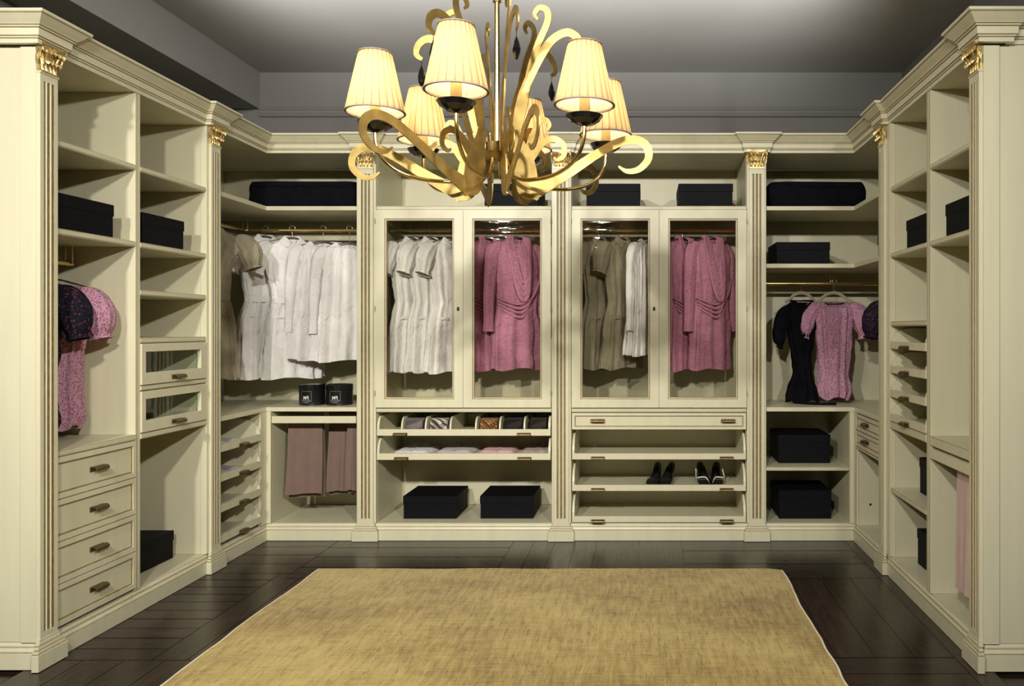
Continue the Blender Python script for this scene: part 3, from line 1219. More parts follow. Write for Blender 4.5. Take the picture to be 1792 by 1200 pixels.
def glazed_unit(a0, a1, label, interior):
    u = thing('glazed_wardrobe_unit', label, 'wardrobe', ((a0 + a1) / 2, YB + .28, 0.001))
    one('back_panel', BACK, a0 - .02, a1 + .02, -DEP - .018, -DEP - .0005, BOT, TOP, 'cream_in', u)
    one('bottom_panel', BACK, a0 - .02, a1 + .02, -DEP, -.0125, .086, BOT - .0005, 'cream_in', u)
    one('top_panel', BACK, a0 - .02, a1 + .02, -DEP, -.003, TOP + .0005, TOP + .022, 'cream_in', u)
    side_panel(BACK, a0 - .02, a0, u)
    side_panel(BACK, a1, a1 + .02, u)
    shelf(BACK, a0 + e, a1 - e, 2.106, u, th=.027)
    shelf(BACK, a0 + e, a1 - e, .836, u, th=.029, name='rail_shelf')
    mid = (a0 + a1) / 2
    sw, tr = .056, .053
    for i, (d0, d1) in enumerate(((a0 + .002, mid - .001), (mid + .001, a1 - .002))):
        bm = bmesh.new()
        z0, z1 = DOOR_Z0, DOOR_Z1
        f0, f1 = -.001, .019
        G0, G1, H0, H1 = d0 + sw, d1 - sw, z0 + tr, z1 - tr
        for s in ((d0, d1, H1, z1), (d0, d1, z0, H0), (d0, G0, H0, H1), (G1, d1, H0, H1)):
            rbox(bm, BACK, s[0], s[1], f0, f1, s[2], s[3])
        b = .0045
        for q0, q1, oo, mi in ((0, b, f1 - .004, 1), (b, 2 * b, f1 - .007, 0), (2 * b, 2.8 * b, f1 - .009, 1)):
            for s in ((G0 + q0, G1 - q0, H1 - q1, H1 - q0), (G0 + q0, G1 - q0, H0 + q0, H0 + q1),
                      (G0 + q0, G0 + q1, H0 + q1, H1 - q1), (G1 - q1, G1 - q0, H0 + q1, H1 - q1)):
                rbox(bm, BACK, s[0], s[1], f0 + .001, oo, s[2], s[3], mi)
        door = finish('glazed_door', bm, ['cream', 'glaze'], u)
        one('glass_pane', BACK, G0 + .013, G1 - .013, .004, .008, H0 + .013, H1 - .013, 'glass', door, bevel=0)
        hx = d0 - .001 if i == 0 else d1 + .001
        for hz in (z0 + .09, (z0 + z1) / 2, z1 - .07):
            bm = bmesh.new()
            tube(bm, [(hx, YB - .0215, hz - .016), (hx, YB - .0215, hz + .016)], .0035, 8)
            rbox(bm, BACK, hx - .002, hx + .002, .0, .019, hz - .010, hz + .010)
            finish('hinge', bm, 'hanger', door)
        if i == 0:
            bm = bmesh.new()
            kx, kz = d1 - .030, 1.457
            ring = [(kx + .0085 * math.cos(q * PI / 8), kz + .014 * math.sin(q * PI / 8)) for q in range(16)]
            f_ = [bm.verts.new((x, YB - .0215, z)) for x, z in ring]
            g_ = [bm.verts.new((x, YB - .0191, z)) for x, z in ring]
            bm.faces.new(f_)
            for q in range(16):
                bm.faces.new((f_[q], f_[(q + 1) % 16], g_[(q + 1) % 16], g_[q]))
            tube(bm, [(kx, YB - .0225, kz + .003), (kx, YB - .0215, kz + .003)], .003, 8, 1)
            finish('keyhole', bm, ['dark', 'handle'], door)
    rail_tube([(a0 + .001, yr2, zr2), (a1 - .001, yr2, zr2)], u)
    interior(u, a0, a1)
    return u


def inner_left(u, a0, a1):
    g = .004
    divs = [(px - 1127) * 5.10 / 1418 for px in (703, 744.5, 788, 832.5, 874.5, 917.5)]
    tray(BACK, a0 + g, a1 - g, .660, u, hs=.118, lip=.040, rad=.055, handles=[-1.532, -.755], dividers=divs)
    tray(BACK, a0 + g, a1 - g, .508, u, hs=.135, lip=.040, rad=.08, handles=[-1.525, -.752])


def inner_right(u, a0, a1):
    g = .003
    drawer(BACK, a0 + .002, a1 - .002, .698, .804, u, [-.292, .530], rail=.030)
    for z in (.511, .313, .116):
        tray(BACK, a0 + g, a1 - g, z, u, hs=.168, lip=.037, rad=.13, handles=[-.290, .520])


BL0, BL1 = -1.6865, -.5830
BR0, BR1 = -.4565, .6455
glazed_unit(BL0, BL1, 'cream glazed wardrobe left of centre with a tie tray and a shirt tray', inner_left)
glazed_unit(BR0, BR1, 'cream glazed wardrobe right of centre with a drawer and three shoe trays', inner_right)

# ---- right corner unit
CRX = .771
RU = thing('corner_wardrobe_unit', 'open cream corner wardrobe in the right back corner with a black and a pink dress', 'wardrobe', (1.3, 5.2, 0.001))
RS = 4.532
xb2 = XR + DEP


def rpoly(fr):
    return [(CRX + .001, YB + fr), (XR + fr, YB + fr), (XR + fr, RS), (xb2 - .001, RS), (xb2 - .001, yb - .001), (CRX + .001, yb - .001)]


ppart('bottom_panel', rpoly(.012), .086, BOT - .0005, 'cream_in', RU)
ppart('top_panel', rpoly(.012), TOP + .0005, TOP + .022, 'cream_in', RU)
ppart('shelf', rpoly(.002), 2.078, 2.104, 'cream_in', RU)
ppart('shelf', rpoly(.002), 1.716, 1.742, 'cream_in', RU)
ppart('counter', rpoly(.002), .812, .838, 'cream', RU)
one('back_panel', BACK, CRX - .02, xb2 + .018, -DEP - .018, -DEP - .0005, BOT, TOP, 'cream_in', RU)
one('back_panel', RIGHT, RS - .02, YB + DEP, -DEP - .018, -DEP - .0005, BOT, TOP, 'cream_in', RU)
one('side_panel', BACK, CRX - .018, CRX, -DEP, -.0325, BOT, TOP, 'cream_in', RU)
one('side_panel', RIGHT, RS - .018, RS - .001, -DEP, -.0325, BOT, TOP, 'cream_in', RU)
bm = bmesh.new()
box(bm, XR - .026, XR, YB, YB + .018, BOT, .811)
box(bm, XR - .0275, XR - .0262, YB, YB + .003, BOT, .811, 1)
box(bm, XR, XR + .018, 5.055, YB - .0005, BOT, .811)
box(bm, XR + .001, XR + .004, 5.0535, 5.0548, BOT, .811, 1)
box(bm, XR + .0002, XR + .018, YB - .0005, YB + .018, BOT, .811)
finish('corner_post', bm, ['cream', 'glaze'], RU)
one('partition', BACK, XR - .026, XR - .009, -DEP + .001, -.019, BOT, .811, 'cream_in', RU)
bm = bmesh.new()
rbox(bm, RIGHT, 5.062, 5.078, -DEP + .001, -.019, BOT, .811)
q = [(XR + .095 + .008 * math.cos(k * PI / 6), .235 + .008 * math.sin(k * PI / 6)) for k in range(12)]
fv = [bm.verts.new((x, 5.0612, z)) for x, z in q]
bm.faces.new(fv).material_index = 1
finish('partition', bm, ['cream_in', 'dark'], RU)
shelf(BACK, CRX + e, XR - .0275, .462, RU, th=.024)
drawer(RIGHT, RS + .002, 5.052, .708, .805, RU, [4.82], rail=.034)
drawer(RIGHT, RS + .002, 5.052, .606, .703, RU, [4.82], rail=.034)
shelf(RIGHT, RS + e, 5.052, .603, RU, th=.018, name='rail_shelf')
zr3 = 1.632
rail_tube([(CRX + .001, yr2, zr3), (XR + .28, yr2, zr3), (XR + .295, yr2 - .02, zr3), (XR + .295, RS + .001, zr3)], RU)
bracket((1455 - 1127) * yr2 / 1418, yr2, zr3, 1.7155, RU, dx=.006)

# ---- right wardrobe (two columns)
RW = thing('wardrobe_unit', 'open cream wardrobe on the right with four small pull-out trays and hanging pale pink trousers', 'wardrobe', (1.6, 3.78, 0.001))
end_panel('r', RW)
R0, RD0, RD1, R1 = 3.258, 3.747, 3.795, 4.345
one('back_panel', RIGHT, 3.18, R1 + .02, -DEP - .018, -DEP - .0005, BOT, TOP, 'cream_in', RW)
one('bottom_panel', RIGHT, 3.18, R1 + .02, -DEP, -.0125, .086, BOT - .0005, 'cream_in', RW)
one('top_panel', RIGHT, 3.18, R1 + .02, -DEP, -.003, TOP + .0005, TOP + .022, 'cream_in', RW)
side_panel(RIGHT, R0 - .02, R0, RW)
side_panel(RIGHT, R1, R1 + .020, RW)
bm = bmesh.new()
rbox(bm, RIGHT, RD0, RD1, -DEP, -.004, BOT, TOP)
rbox(bm, RIGHT, RD0 + .011, RD0 + .013, -.004, -.0025, BOT, TOP, 1)
rbox(bm, RIGHT, RD1 - .013, RD1 - .011, -.004, -.0025, BOT, TOP, 1)
finish('divider', bm, ['cream', 'glaze'], RW, bevel=.001)
for z in (2.092, 1.738):
    shelf(RIGHT, R0 + e, RD0 - e, z, RW)
for z in (2.092, 1.738, 1.372, .482):
    shelf(RIGHT, RD1 + e, R1 - e, z, RW)
shelf(RIGHT, R0 + e, RD0 - e, .838, RW, th=.045, front=.001, name='counter')
shelf(RIGHT, RD1 + e, R1 - e, .838, RW, th=.040, front=.001, name='rail_shelf')
for z in (1.2265, 1.098, .970, .842):
    tray(RIGHT, RD1 + .002, R1 - .002, z, RW, hs=.108, lip=.038, rad=.11, handles=[4.07], bar=False, depth=.45)
bm = bmesh.new()
rbox(bm, RIGHT, R0 + .004, RD0 - .004, -.018, .002, .737, .782)
rbox(bm, RIGHT, RD0 - .017, RD0 - .004, -.50, -.018, .755, .775)
rbox(bm, RIGHT, R0 + .004, R0 + .017, -.50, -.018, .755, .775)
for k in range(6):
    tube(bm, [(XR + .06 + k * .075, R0 + .017, .765), (XR + .06 + k * .075, RD0 - .017, .765)], .005, 8)
finish('trouser_rack', bm, 'cream', RW)

# ------------------------------------------------------------------ rug
bm = bmesh.new()
X0, X1, Y0, Y1 = -1.785, .750, 1.35, 4.462
nx, ny = 84, 100


def rug_edge(i, t, amp):
    return amp * (noise.noise(Vector((t * 3.1 + i * 9.7, i * 3.3, 0))) + .2 * noise.noise(Vector((t * 8.0 + i * 5.1, i * 1.3, 2))))


rows = []
for j in range(ny + 1):
    v = j / ny
    row = []
    for i in range(nx + 1):
        u = i / nx
        y = Y0 + (Y1 - Y0) * v
        x = X0 + (X1 - X0) * u
        xl = rug_edge(1, y, .018)
        xr = rug_edge(2, y, .020)
        yt = rug_edge(3, x, .010) - .030 * max(0, (u - .965) / .035) ** 2
        x += xl * (1 - u) ** 6 + xr * u ** 6
        y += yt * v ** 6
        z = .013 + .0012 * noise.noise(Vector((x * 6, y * 6, 0)))
        row.append(bm.verts.new((x, y, z)))
    rows.append(row)
for j in range(ny):
    for i in range(nx):
        bm.faces.new((rows[j][i], rows[j][i + 1], rows[j + 1][i + 1], rows[j + 1][i]))
bl = [r[0] for r in rows]
br = [r[-1] for r in rows]
border = rows[0] + br[1:] + rows[-1][::-1][1:] + bl[::-1][1:-1]
low = [bm.verts.new((v.co.x, v.co.y, .001)) for v in border]
nb = len(border)
for i in range(nb):
    bm.faces.new((border[i], low[i], low[(i + 1) % nb], border[(i + 1) % nb]))
left_pts = [v.co.copy() for v in bl]
right_pts = [v.co.copy() for v in br]
RUG = thing('rug', 'golden olive rug with a pale bound edge lying on the dark wooden floor', 'rug', (-.52, 2.9, .001))
finish('pile', bm, 'rug', RUG, smooth=True, angle=30)
for pts, sg in ((left_pts, -1), (right_pts, 1)):
    bm = bmesh.new()
    tube(bm, [(p.x + sg * .004, p.y, .0075) for p in pts], (.0062), 8)
    finish('bound_edge', bm, 'fringe', RUG, smooth=True)


# ------------------------------------------------------------------ storage boxes
def storage_box(wd=.346, dp=.35, h=.146, lid=.052):
    t = thing('storage_box', 'x', 'box')
    bm = bmesh.new()
    box(bm, -wd / 2 + .003, wd / 2 - .003, -dp / 2 + .003, dp / 2 - .003, 0, h - lid + .01)
    finish('box_body', bm, 'box', t, bevel=.0015)
    bm = bmesh.new()
    box(bm, -wd / 2, wd / 2, -dp / 2, dp / 2, h - lid, h)
    finish('lid', bm, 'box', t, bevel=.002)
    return t


sb0 = storage_box()
sbt = storage_box(.34, .35, .183, .052)
used = {}


def put_box(first, x, y, z, rz, label):
    g = 'black lidded storage boxes'
    if first.name in used:
        return dup(first, (x, y, z), rz, label, g)
    used[first.name] = 1
    first.location = (x, y, z)
    first.rotation_euler.z = rz
    first['label'] = label
    first['group'] = g
    return first


Z1 = .001
put_box(sb0, -1.380, 5.395, BOT + Z1, 0, 'left black lidded box of the two under the shirt tray')
put_box(sb0, -.885, 5.40, BOT + Z1, 0, 'right black lidded box of the two under the shirt tray')
put_box(sb0, -2.562, 3.478, 1.742, PI / 2, 'black lidded box above the dark floral dress on the left')
put_box(sb0, -2.562, 4.035, 1.742, PI / 2, 'black lidded box above the glass-fronted drawers on the left')
put_box(sb0, -2.69, 4.163, BOT + Z1, PI / 2, 'black lidded box on the floor of the left wardrobe below the glass-fronted drawers')
put_box(sb0, -.842, 5.315, 2.107, 0, 'black lidded box on top of the tie tray wardrobe behind the chandelier')
put_box(sb0, -.196, 5.315, 2.107, 0, 'black lidded box right of the chandelier, left one on top of the shoe tray wardrobe')
put_box(sb0, .392, 5.315, 2.107, 0, 'black lidded box nearest the right pilaster on top of the shoe tray wardrobe')
put_box(sb0, 1.022, 5.375, 1.743, 0, 'black lidded box on the shelf straight above the black dress')
put_box(sb0, 1.585, 4.725, 1.743, 0, 'black lidded box half hidden by the far right pilaster on the corner shelf')
put_box(sb0, 1.52, 3.445, 1.739, PI / 2, 'black lidded box in the right wardrobe column nearest the camera')
put_box(sb0, 1.52, 3.985, 1.739, PI / 2, 'black lidded box above the small pull-out trays on the right')
put_box(sbt, 1.038, 5.42, .463, 0, 'tall black lidded box on the middle shelf below the hanging black dress')
put_box(sbt, 1.038, 5.395, BOT + Z1, 0, 'tall black lidded box on the bottom shelf of the right corner')
put_box(sb0, 1.625, 4.82, BOT + Z1, PI / 2, 'black lidded box in the niche below the two small corner drawers')
put_box(sbt, 1.605, 4.04, .483, PI / 2, 'tall black lidded box below the small pull-out trays on the right')
put_box(sbt, 1.600, 4.06, BOT + Z1, PI / 2, 'tall black lidded box at the foot of the right wardrobe')


# ------------------------------------------------------------------ soft garment bags
def soft_bag(x0, x1, y0, y1, z0, h, label, seed):
    bm = bmesh.new()
    nx_, ny_ = 26, 10
    cx, cy = (x0 + x1) / 2, (y0 + y1) / 2
    rings = []
    nu, nv = 48, 12
    for j in range(nv + 1):
        v = j / nv
        ring = []
        for i in range(nu):
            a = 2 * PI * i / nu
            ca_, sa_ = math.cos(a), math.sin(a)
            pw = 0.22
            px_ = math.copysign(abs(ca_) ** pw, ca_)
            py_ = math.copysign(abs(sa_) ** pw, sa_)
            m_ = max(abs(px_), abs(py_))
            bulge = 1 - .06 * abs(2 * v - 1) ** 3
            d = noise.noise(Vector((px_ * 2 + seed, py_ * 2, v * 2.5)))
            hx = (x1 - x0) / 2 * (bulge + .02 * d)
            hy = (y1 - y0) / 2 * (bulge + .03 * d)
            top = 1 + .05 * noise.noise(Vector((px_ * 2.2 + seed, py_, 7)))
            ear = .010 * (abs(px_) > .93) * (abs(py_) > .9) * (v > .9)
            ring.append(bm.verts.new((cx + px_ * hx, cy + py_ * hy, z0 + v * h * top + ear)))
        rings.append(ring)
    for a_, b_ in zip(rings, rings[1:]):
        for i in range(nu):
            bm.faces.new((a_[i], a_[(i + 1) % nu], b_[(i + 1) % nu], b_[i]))
    bm.faces.new(rings[0][::-1])
    # sagging top
    c_prev = rings[-1]
    for s in (.8, .5, .2):
        ring = []
        for i in range(nu):
            p = rings[-1][i].co
            x = cx + (p.x - cx) * s
            y = cy + (p.y - cy) * s
            ring.append(bm.verts.new((x, y, z0 + h * (1.0 + .035 * (1 - s) + .05 * noise.noise(Vector((x * 7 + seed, y * 7, 3)))))))
        for i in range(nu):
            bm.faces.new((c_prev[i], c_prev[(i + 1) % nu], ring[(i + 1) % nu], ring[i]))
        c_prev = ring
    bm.faces.new(c_prev)
    t = thing('garment_bag', label, 'bag', (cx, cy, z0), 'soft black garment bags on the top shelves')
    finish('bag_body', bm, 'blackcloth', t, smooth=True, angle=60)
    bm = bmesh.new()
    pts = [(x0 + .03 + (x1 - x0 - .06) * k / 20, y0 - .002 + .006 * abs(k / 10 - 1) ** 3, z0 + h * .80 + .006 * math.sin(k * 1.3 + seed)) for k in range(21)]
    tube(bm, pts, .0035, 6)
    finish('zip', bm, 'blackcloth', t, smooth=True)
    return t


soft_bag(-2.545, -1.822, 5.17, 5.56, 2.105, .170, 'soft black garment bag on the top shelf above the white clothes', 1.0)
soft_bag(.790, 1.425, 5.15, 5.56, 2.105, .165, 'soft black garment bag on the top shelf of the right corner', 4.0)


# ------------------------------------------------------------------ hat tins with mirrored print
def text_mesh(body, size, font_w=0.0):
    cu = bpy.data.curves.new('t', 'FONT')
    cu.body = body
    cu.size = size
    cu.align_x = 'CENTER'
    cu.offset = font_w
    ob = bpy.data.objects.new('t', cu)
    COL.objects.link(ob)
    dg = bpy.context.evaluated_depsgraph_get()
    me = bpy.data.meshes.new_from_object(ob.evaluated_get(dg))
    bpy.data.objects.remove(ob)
    return me


def hat_tin():
    t = thing('round_tin', 'x', 'tin')
    R, H = .083, .134
    bm = bmesh.new()
    lathe(bm, [(0.001, 0), (R - .002, 0), (R, .002), (R, H - .034), (R - .001, H - .033)], 48)
    finish('tin_body', bm, 'tin', t, smooth=True)
    bm = bmesh.new()
    lathe(bm, [(R + .0005, H - .033), (R + .0022, H - .032), (R + .0022, H - .027), (R + .001, H - .026), (R + .001, H - .004), (R - .003, H), (.001, H + .004)], 48)
    finish('lid', bm, 'tin', t, smooth=True)

    def wrap(bm, rr):
        for v in bm.verts:
            a = v.co.x / R
            v.co = Vector((math.sin(a) * rr, -math.cos(a) * rr, v.co.z))
    bm = bmesh.new()
    me = text_mesh('FM', .030, .0008)
    bm.from_mesh(me)
    bmesh.ops.triangulate(bm, faces=bm.faces[:])
    bmesh.ops.subdivide_edges(bm, edges=bm.edges[:], cuts=3, use_grid_fill=True)
    for v in bm.verts:                       # the print reads mirrored in the photograph
        v.co = Vector((-v.co.x, 0, v.co.y + .040))
    wrap(bm, R + .0009)
    finish('lettering', bm, 'print', t)
    bm = bmesh.new()
    s = .034
    for (x0, x1, z0, z1) in ((-s, s, .091, .0925), (-s, s, .026, .0275), (-s, -s + .0015, .0275, .091), (s - .0015, s, .0275, .091)):
        n = max(1, int((x1 - x0) / .006))
        for k in range(n):
            xa, xb_ = x0 + (x1 - x0) * k / n, x0 + (x1 - x0) * (k + 1) / n
            bm.faces.new([bm.verts.new(p) for p in ((xa, 0, z0), (xb_, 0, z0), (xb_, 0, z1), (xa, 0, z1))])
    wrap(bm, R + .0006)
    finish('label_frame', bm, 'printgrey', t)
    bm = bmesh.new()
    for (zc, hh, cnt, sp) in ((.0315, .0045, 9, .0062), (.0175, .0035, 7, .0055)):
        for k in range(cnt):
            x = (k - (cnt - 1) / 2) * sp
            bm.faces.new([bm.verts.new(p) for p in ((x - .002, 0, zc), (x + .0018, 0, zc), (x + .0018, 0, zc + hh), (x - .002, 0, zc + hh))])
    wrap(bm, R + .0006)
    finish('small_print', bm, 'printgrey', t)
    return t


tin = hat_tin()
tin.location = (-2.163, 5.29, .8385)
tin.rotation_euler.z = -.12
tin['label'] = 'left round black tin with a framed white monogram on the corner counter'
tin['group'] = 'round black tins'
dup(tin, (-1.987, 5.29, .8385), .0, 'right round black tin with a framed white monogram beside the pilaster', 'round black tins')


# ------------------------------------------------------------------ garments
def sp(x, p):
    return math.copysign(abs(x) ** p, x)


def body_mesh(bm, rows, nth=72, seg=6, vneck=None, seed=0.0, hem_wave=.008, mi=0, roundneck=0.0, crumple=.010, pleats=None):
    """rows: (z, half width, half depth, fold depth, cx, cy); fold count given per garment by seed"""
    R = spline(rows, seg)
    k1 = 9 + int(seed * 3) % 4
    rings = []
    for ri, (z, hw, hd, am, cx, cy) in enumerate(R):
        ring = []
        tt = ri / (len(R) - 1)
        for i in range(nth):
            a = 2 * PI * i / nth
            c, s = math.cos(a), math.sin(a)
            f = am * (math.sin(k1 * a + seed + 1.2 * z) * .6 + math.sin((k1 * 1.7 // 1) * a + seed * 2.1 - 2 * z) * .4)
            cr = crumple * noise.noise(Vector((c * 3 + seed, s * 3, z * 9))) + crumple * .8 * noise.noise(Vector((c * 7 + seed, s * 7 + z * 6, z * 22)))
            f *= 1.7
            if pleats:
                f += pleats[1] * min(1, tt * 3) * (1 - abs(math.sin(pleats[0] * a / 2 + .6 * math.sin(3 * a + seed)))) * 2
            x = sp(c, .85) * (hw + f + cr) + cx
            y = sp(s, .85) * (hd + f + cr) + cy
            zz = z
            fr = max(0, -s)
            if vneck and fr > 0:
                zz -= vneck * fr ** .5 * math.exp(-(c * 2.0) ** 2) * max(0, 1 - ri / (seg * 2.2))
            if roundneck:
                zz -= roundneck * fr * math.exp(-(c * 1.1) ** 4) * max(0, 1 - ri / (seg * 1.6))
            if ri > len(R) - 4:
                zz += hem_wave * math.sin(4 * a + seed) * (ri - len(R) + 4) / 3
            ring.append(bm.verts.new((x, y, zz)))
        rings.append(ring)
    for a_, b_ in zip(rings, rings[1:]):
        for i in range(nth):
            bm.faces.new((a_[i], a_[(i + 1) % nth], b_[(i + 1) % nth], b_[i])).material_index = mi
    return rings


def sleeve(bm, pts, seed=0.0, pleat=.004, n=28, k=7, cuff=None, mi=0):
    P_ = spline(pts, 5)
    rings = []
    prev = None
    for i, (x, y, z, ra, rb) in enumerate(P_):
        p = Vector((x, y, z))
        a = Vector(P_[max(0, i - 1)][:3])
        b = Vector(P_[min(len(P_) - 1, i + 1)][:3])
        t = (b - a).normalized()
        u = Vector((0, 1, 0)) - t * t.y
        u.normalize()
        v = t.cross(u)
        ring = []
        for q in range(n):
            an = 2 * PI * q / n
            f = pleat * math.sin(k * an + seed) * min(1, i / 3)
            cr = .004 * noise.noise(Vector((math.cos(an) * 3 + seed, math.sin(an) * 3, i * .5)))
            ring.append(bm.verts.new(p + u * math.cos(an) * (rb + f + cr) + v * math.sin(an) * (ra + f + cr)))
        rings.append(ring)
    for a_, b_ in zip(rings, rings[1:]):
        for q in range(n):
            bm.faces.new((a_[q], a_[(q + 1) % n], b_[(q + 1) % n], b_[q])).material_index = mi
    bm.faces.new(rings[0][::-1])


def hanger(x, y, zrail, rz, drop, label, style='wire', width=.19):
    t = thing('clothes_hanger', label, 'hanger', (0, 0, 0), 'clothes hangers on the rails')
    bm = bmesh.new()
    hk = .018
    pts = [Vector((hk * math.cos(a_ * PI / 10 - .3), 0, hk * .95 * math.sin(a_ * PI / 10 - .3) + .0005)) for a_ in range(0, 12)][::-1]
    pts2 = [p for p in pts[::-1]]
    pts2 = pts2 + [Vector((-.012, 0, -.018)), Vector((0, 0, -.03)), Vector((0, 0, -drop + .004))]
    tube(bm, pts2, .0018, 6)
    finish('hook', bm, 'steel', t, smooth=True)
    bm = bmesh.new()
    if style == 'wire':
        pts = [(-width, 0, -drop - .055), (-width * .6, 0, -drop - .028), (-.03, 0, -drop - .004), (0, 0, -drop), (.03, 0, -drop - .004), (width * .6, 0, -drop - .028), (width, 0, -drop - .055)]
        tube(bm, spline(pts, 4), [(.0045, .0045)] * 25, 8)
        tube(bm, [(-width, 0, -drop - .055), (-width * .5, 0, -drop - .062), (width * .5, 0, -drop - .062), (width, 0, -drop - .055)], .0025, 6)
        m_ = 'steel'
    else:
        pts = [(-width, 0, -drop - .060), (-width * .7, 0, -drop - .042), (-.045, 0, -drop - .010), (0, 0, -drop), (.045, 0, -drop - .010), (width * .7, 0, -drop - .042), (width, 0, -drop - .060)]
        tube(bm, spline(pts, 4), [(.004, .011)] * 25, 8, up=(0, 1, 0))
        tube(bm, [(-width, 0, -drop - .060), (width, 0, -drop - .062)], .004, 6)
        m_ = 'hanger'
    finish('shoulder_bar', bm, m_, t, smooth=True)
    t.location = (x, y, zrail)
    t.rotation_euler.z = rz
    return t


def garment(name, label, cat, loc, rz, build, group=None):
    t = thing(name, label, cat, (0, 0, 0), group)
    build(t)
    t.location = loc
    t.rotation_euler.z = rz
    return t


def flatten(t, f):
    """clothes crowded on a rail hang thin: squeeze front to back"""
    for c in t.children:
        for v in c.data.vertices:
            v.co.y *= f
        c.location.y *= f


def g_shirtdress(mt, length=.90, seed=0.0, belt=True, puff=True, k=.86, dk=.62, sk=None):
    sk = sk or k

    def b(t):
        bm = bmesh.new()
        L_ = -length
        rows = [(0.0, .048, .040, 0, 0, 0), (-.012, .062, .048, 0, 0, 0), (-.035, .125 * sk, .055, .001, 0, 0), (-.065, .180 * sk, .062, .002, 0, 0), (-.12, .195 * sk, .078, .004, 0, 0),
                (-.22, .185 * k, .080, .006, 0, 0), (-.36, .150 * k, .070, .008, 0, 0), (-.42, .135 * k, .066, .010, 0, 0), (-.45, .145 * k, .070, .012, 0, 0), (-.56, .185 * k, .082, .012, 0, 0), (-.75, .205 * k, .085, .013, 0, 0), (L_, .220 * k, .090, .016, 0, 0)]
        body_mesh(bm, rows, vneck=.07, seed=seed)
        for s in (-1, 1):
            if puff:
                sleeve(bm, [(s * .150 * sk, 0, -.055, .030, .045), (s * .195 * sk, 0, -.085, .058, .062), (s * .235 * sk, -.005, -.14, .068, .070), (s * .252 * sk, -.008, -.20, .055, .060), (s * .255 * sk, -.008, -.225, .045, .050), (s * .262 * sk, -.008, -.245, .056, .060)],
                       seed + s, .006, 32, 9)
            else:
                sleeve(bm, [(s * .155 * sk, 0, -.055, .030, .042), (s * .20 * sk, 0, -.10, .050, .050), (s * .225 * sk, -.004, -.20, .045, .044), (s * .238 * sk, -.008, -.36, .038, .040), (s * .243 * sk, -.010, -.50, .034, .036), (s * .245 * sk, -.010, -.56, .036, .038)],
                       seed + s, .004, 28, 6)
        finish('bodice_and_skirt', bm, mt, t, smooth=True, angle=0)
        # collar
        bm = bmesh.new()
        for s in (-1, 1):
            v = [(0.0, .046, .012), (s * .050, .020, .016), (s * .058, -.030, .010), (s * .030, -.055, -.012), (s * .012, -.060, -.045)]
            w_ = [(0.0, .058, -.018), (s * .078, .022, -.018), (s * .092, -.040, -.025), (s * .078, -.072, -.055), (s * .040, -.074, -.075)]
            va = [bm.verts.new(p) for p in v]
            wa = [bm.verts.new(p) for p in w_]
            for i in range(4):
                bm.faces.new((va[i], va[i + 1], wa[i + 1], wa[i]))
        bmesh.ops.solidify(bm, geom=bm.faces[:], thickness=.003)
        cl_ = finish('collar', bm, mt, t, smooth=True, angle=0, weld=True)
        cl_.modifiers.new('soft', 'SUBSURF').render_levels = 2
        if belt:
            bm = bmesh.new()
            lathe(bm, [(1.0, -.018), (1.06, -.018), (1.07, .018), (1.0, .018)], 40)
            for v in bm.verts:
                v.co = Vector((v.co.x * .145 * k, v.co.y * .078, v.co.z - .42))
            tube(bm, [(.05, -.078, -.42), (.062, -.088, -.50), (.055, -.092, -.60), (.07, -.094, -.68)], [(.003, .013)] * 4, 8, up=(0, 1, 0))
            finish('belt', bm, mt, t, smooth=True, angle=50)
        bm = bmesh.new()
        pb = [(0.004, -.066, -.08), (0.004, -.086, -.14), (0.004, -.088, -.24), (0.004, -.079, -.36), (0.004, -.077, -.42), (.004, -.092, -.56), (.004, -.096, -.80 * length / .9)]
        tube(bm, spline(pb, 3), [(.003, .011)] * 19, 6, up=(0, 1, 0))
        finish('button_placket', bm, mt, t, smooth=True, angle=50)
        bm = bmesh.new()
        for zq in (-.13, -.19, -.25, -.31, -.50, -.58):
            yy = -.090 if -.28 < zq or zq < -.45 else -.085
            tube(bm, [(0.004, yy, zq), (0.004, yy - .006, zq)], .0045, 8)
        finish('button', bm, 'hanger', t)
        for s in (-1, 1):
            bm = bmesh.new()
            tube(bm, spline([(s * .062 * k, -.090, -.53), (s * .105 * k, -.082, -.525), (s * .150 * k, -.060, -.53)], 4), [(.003, .010)] * 9, 6, up=(0, 1, 0))
            finish('pocket_flap', bm, mt, t, smooth=True, angle=50)
        flatten(t, dk)
    return b


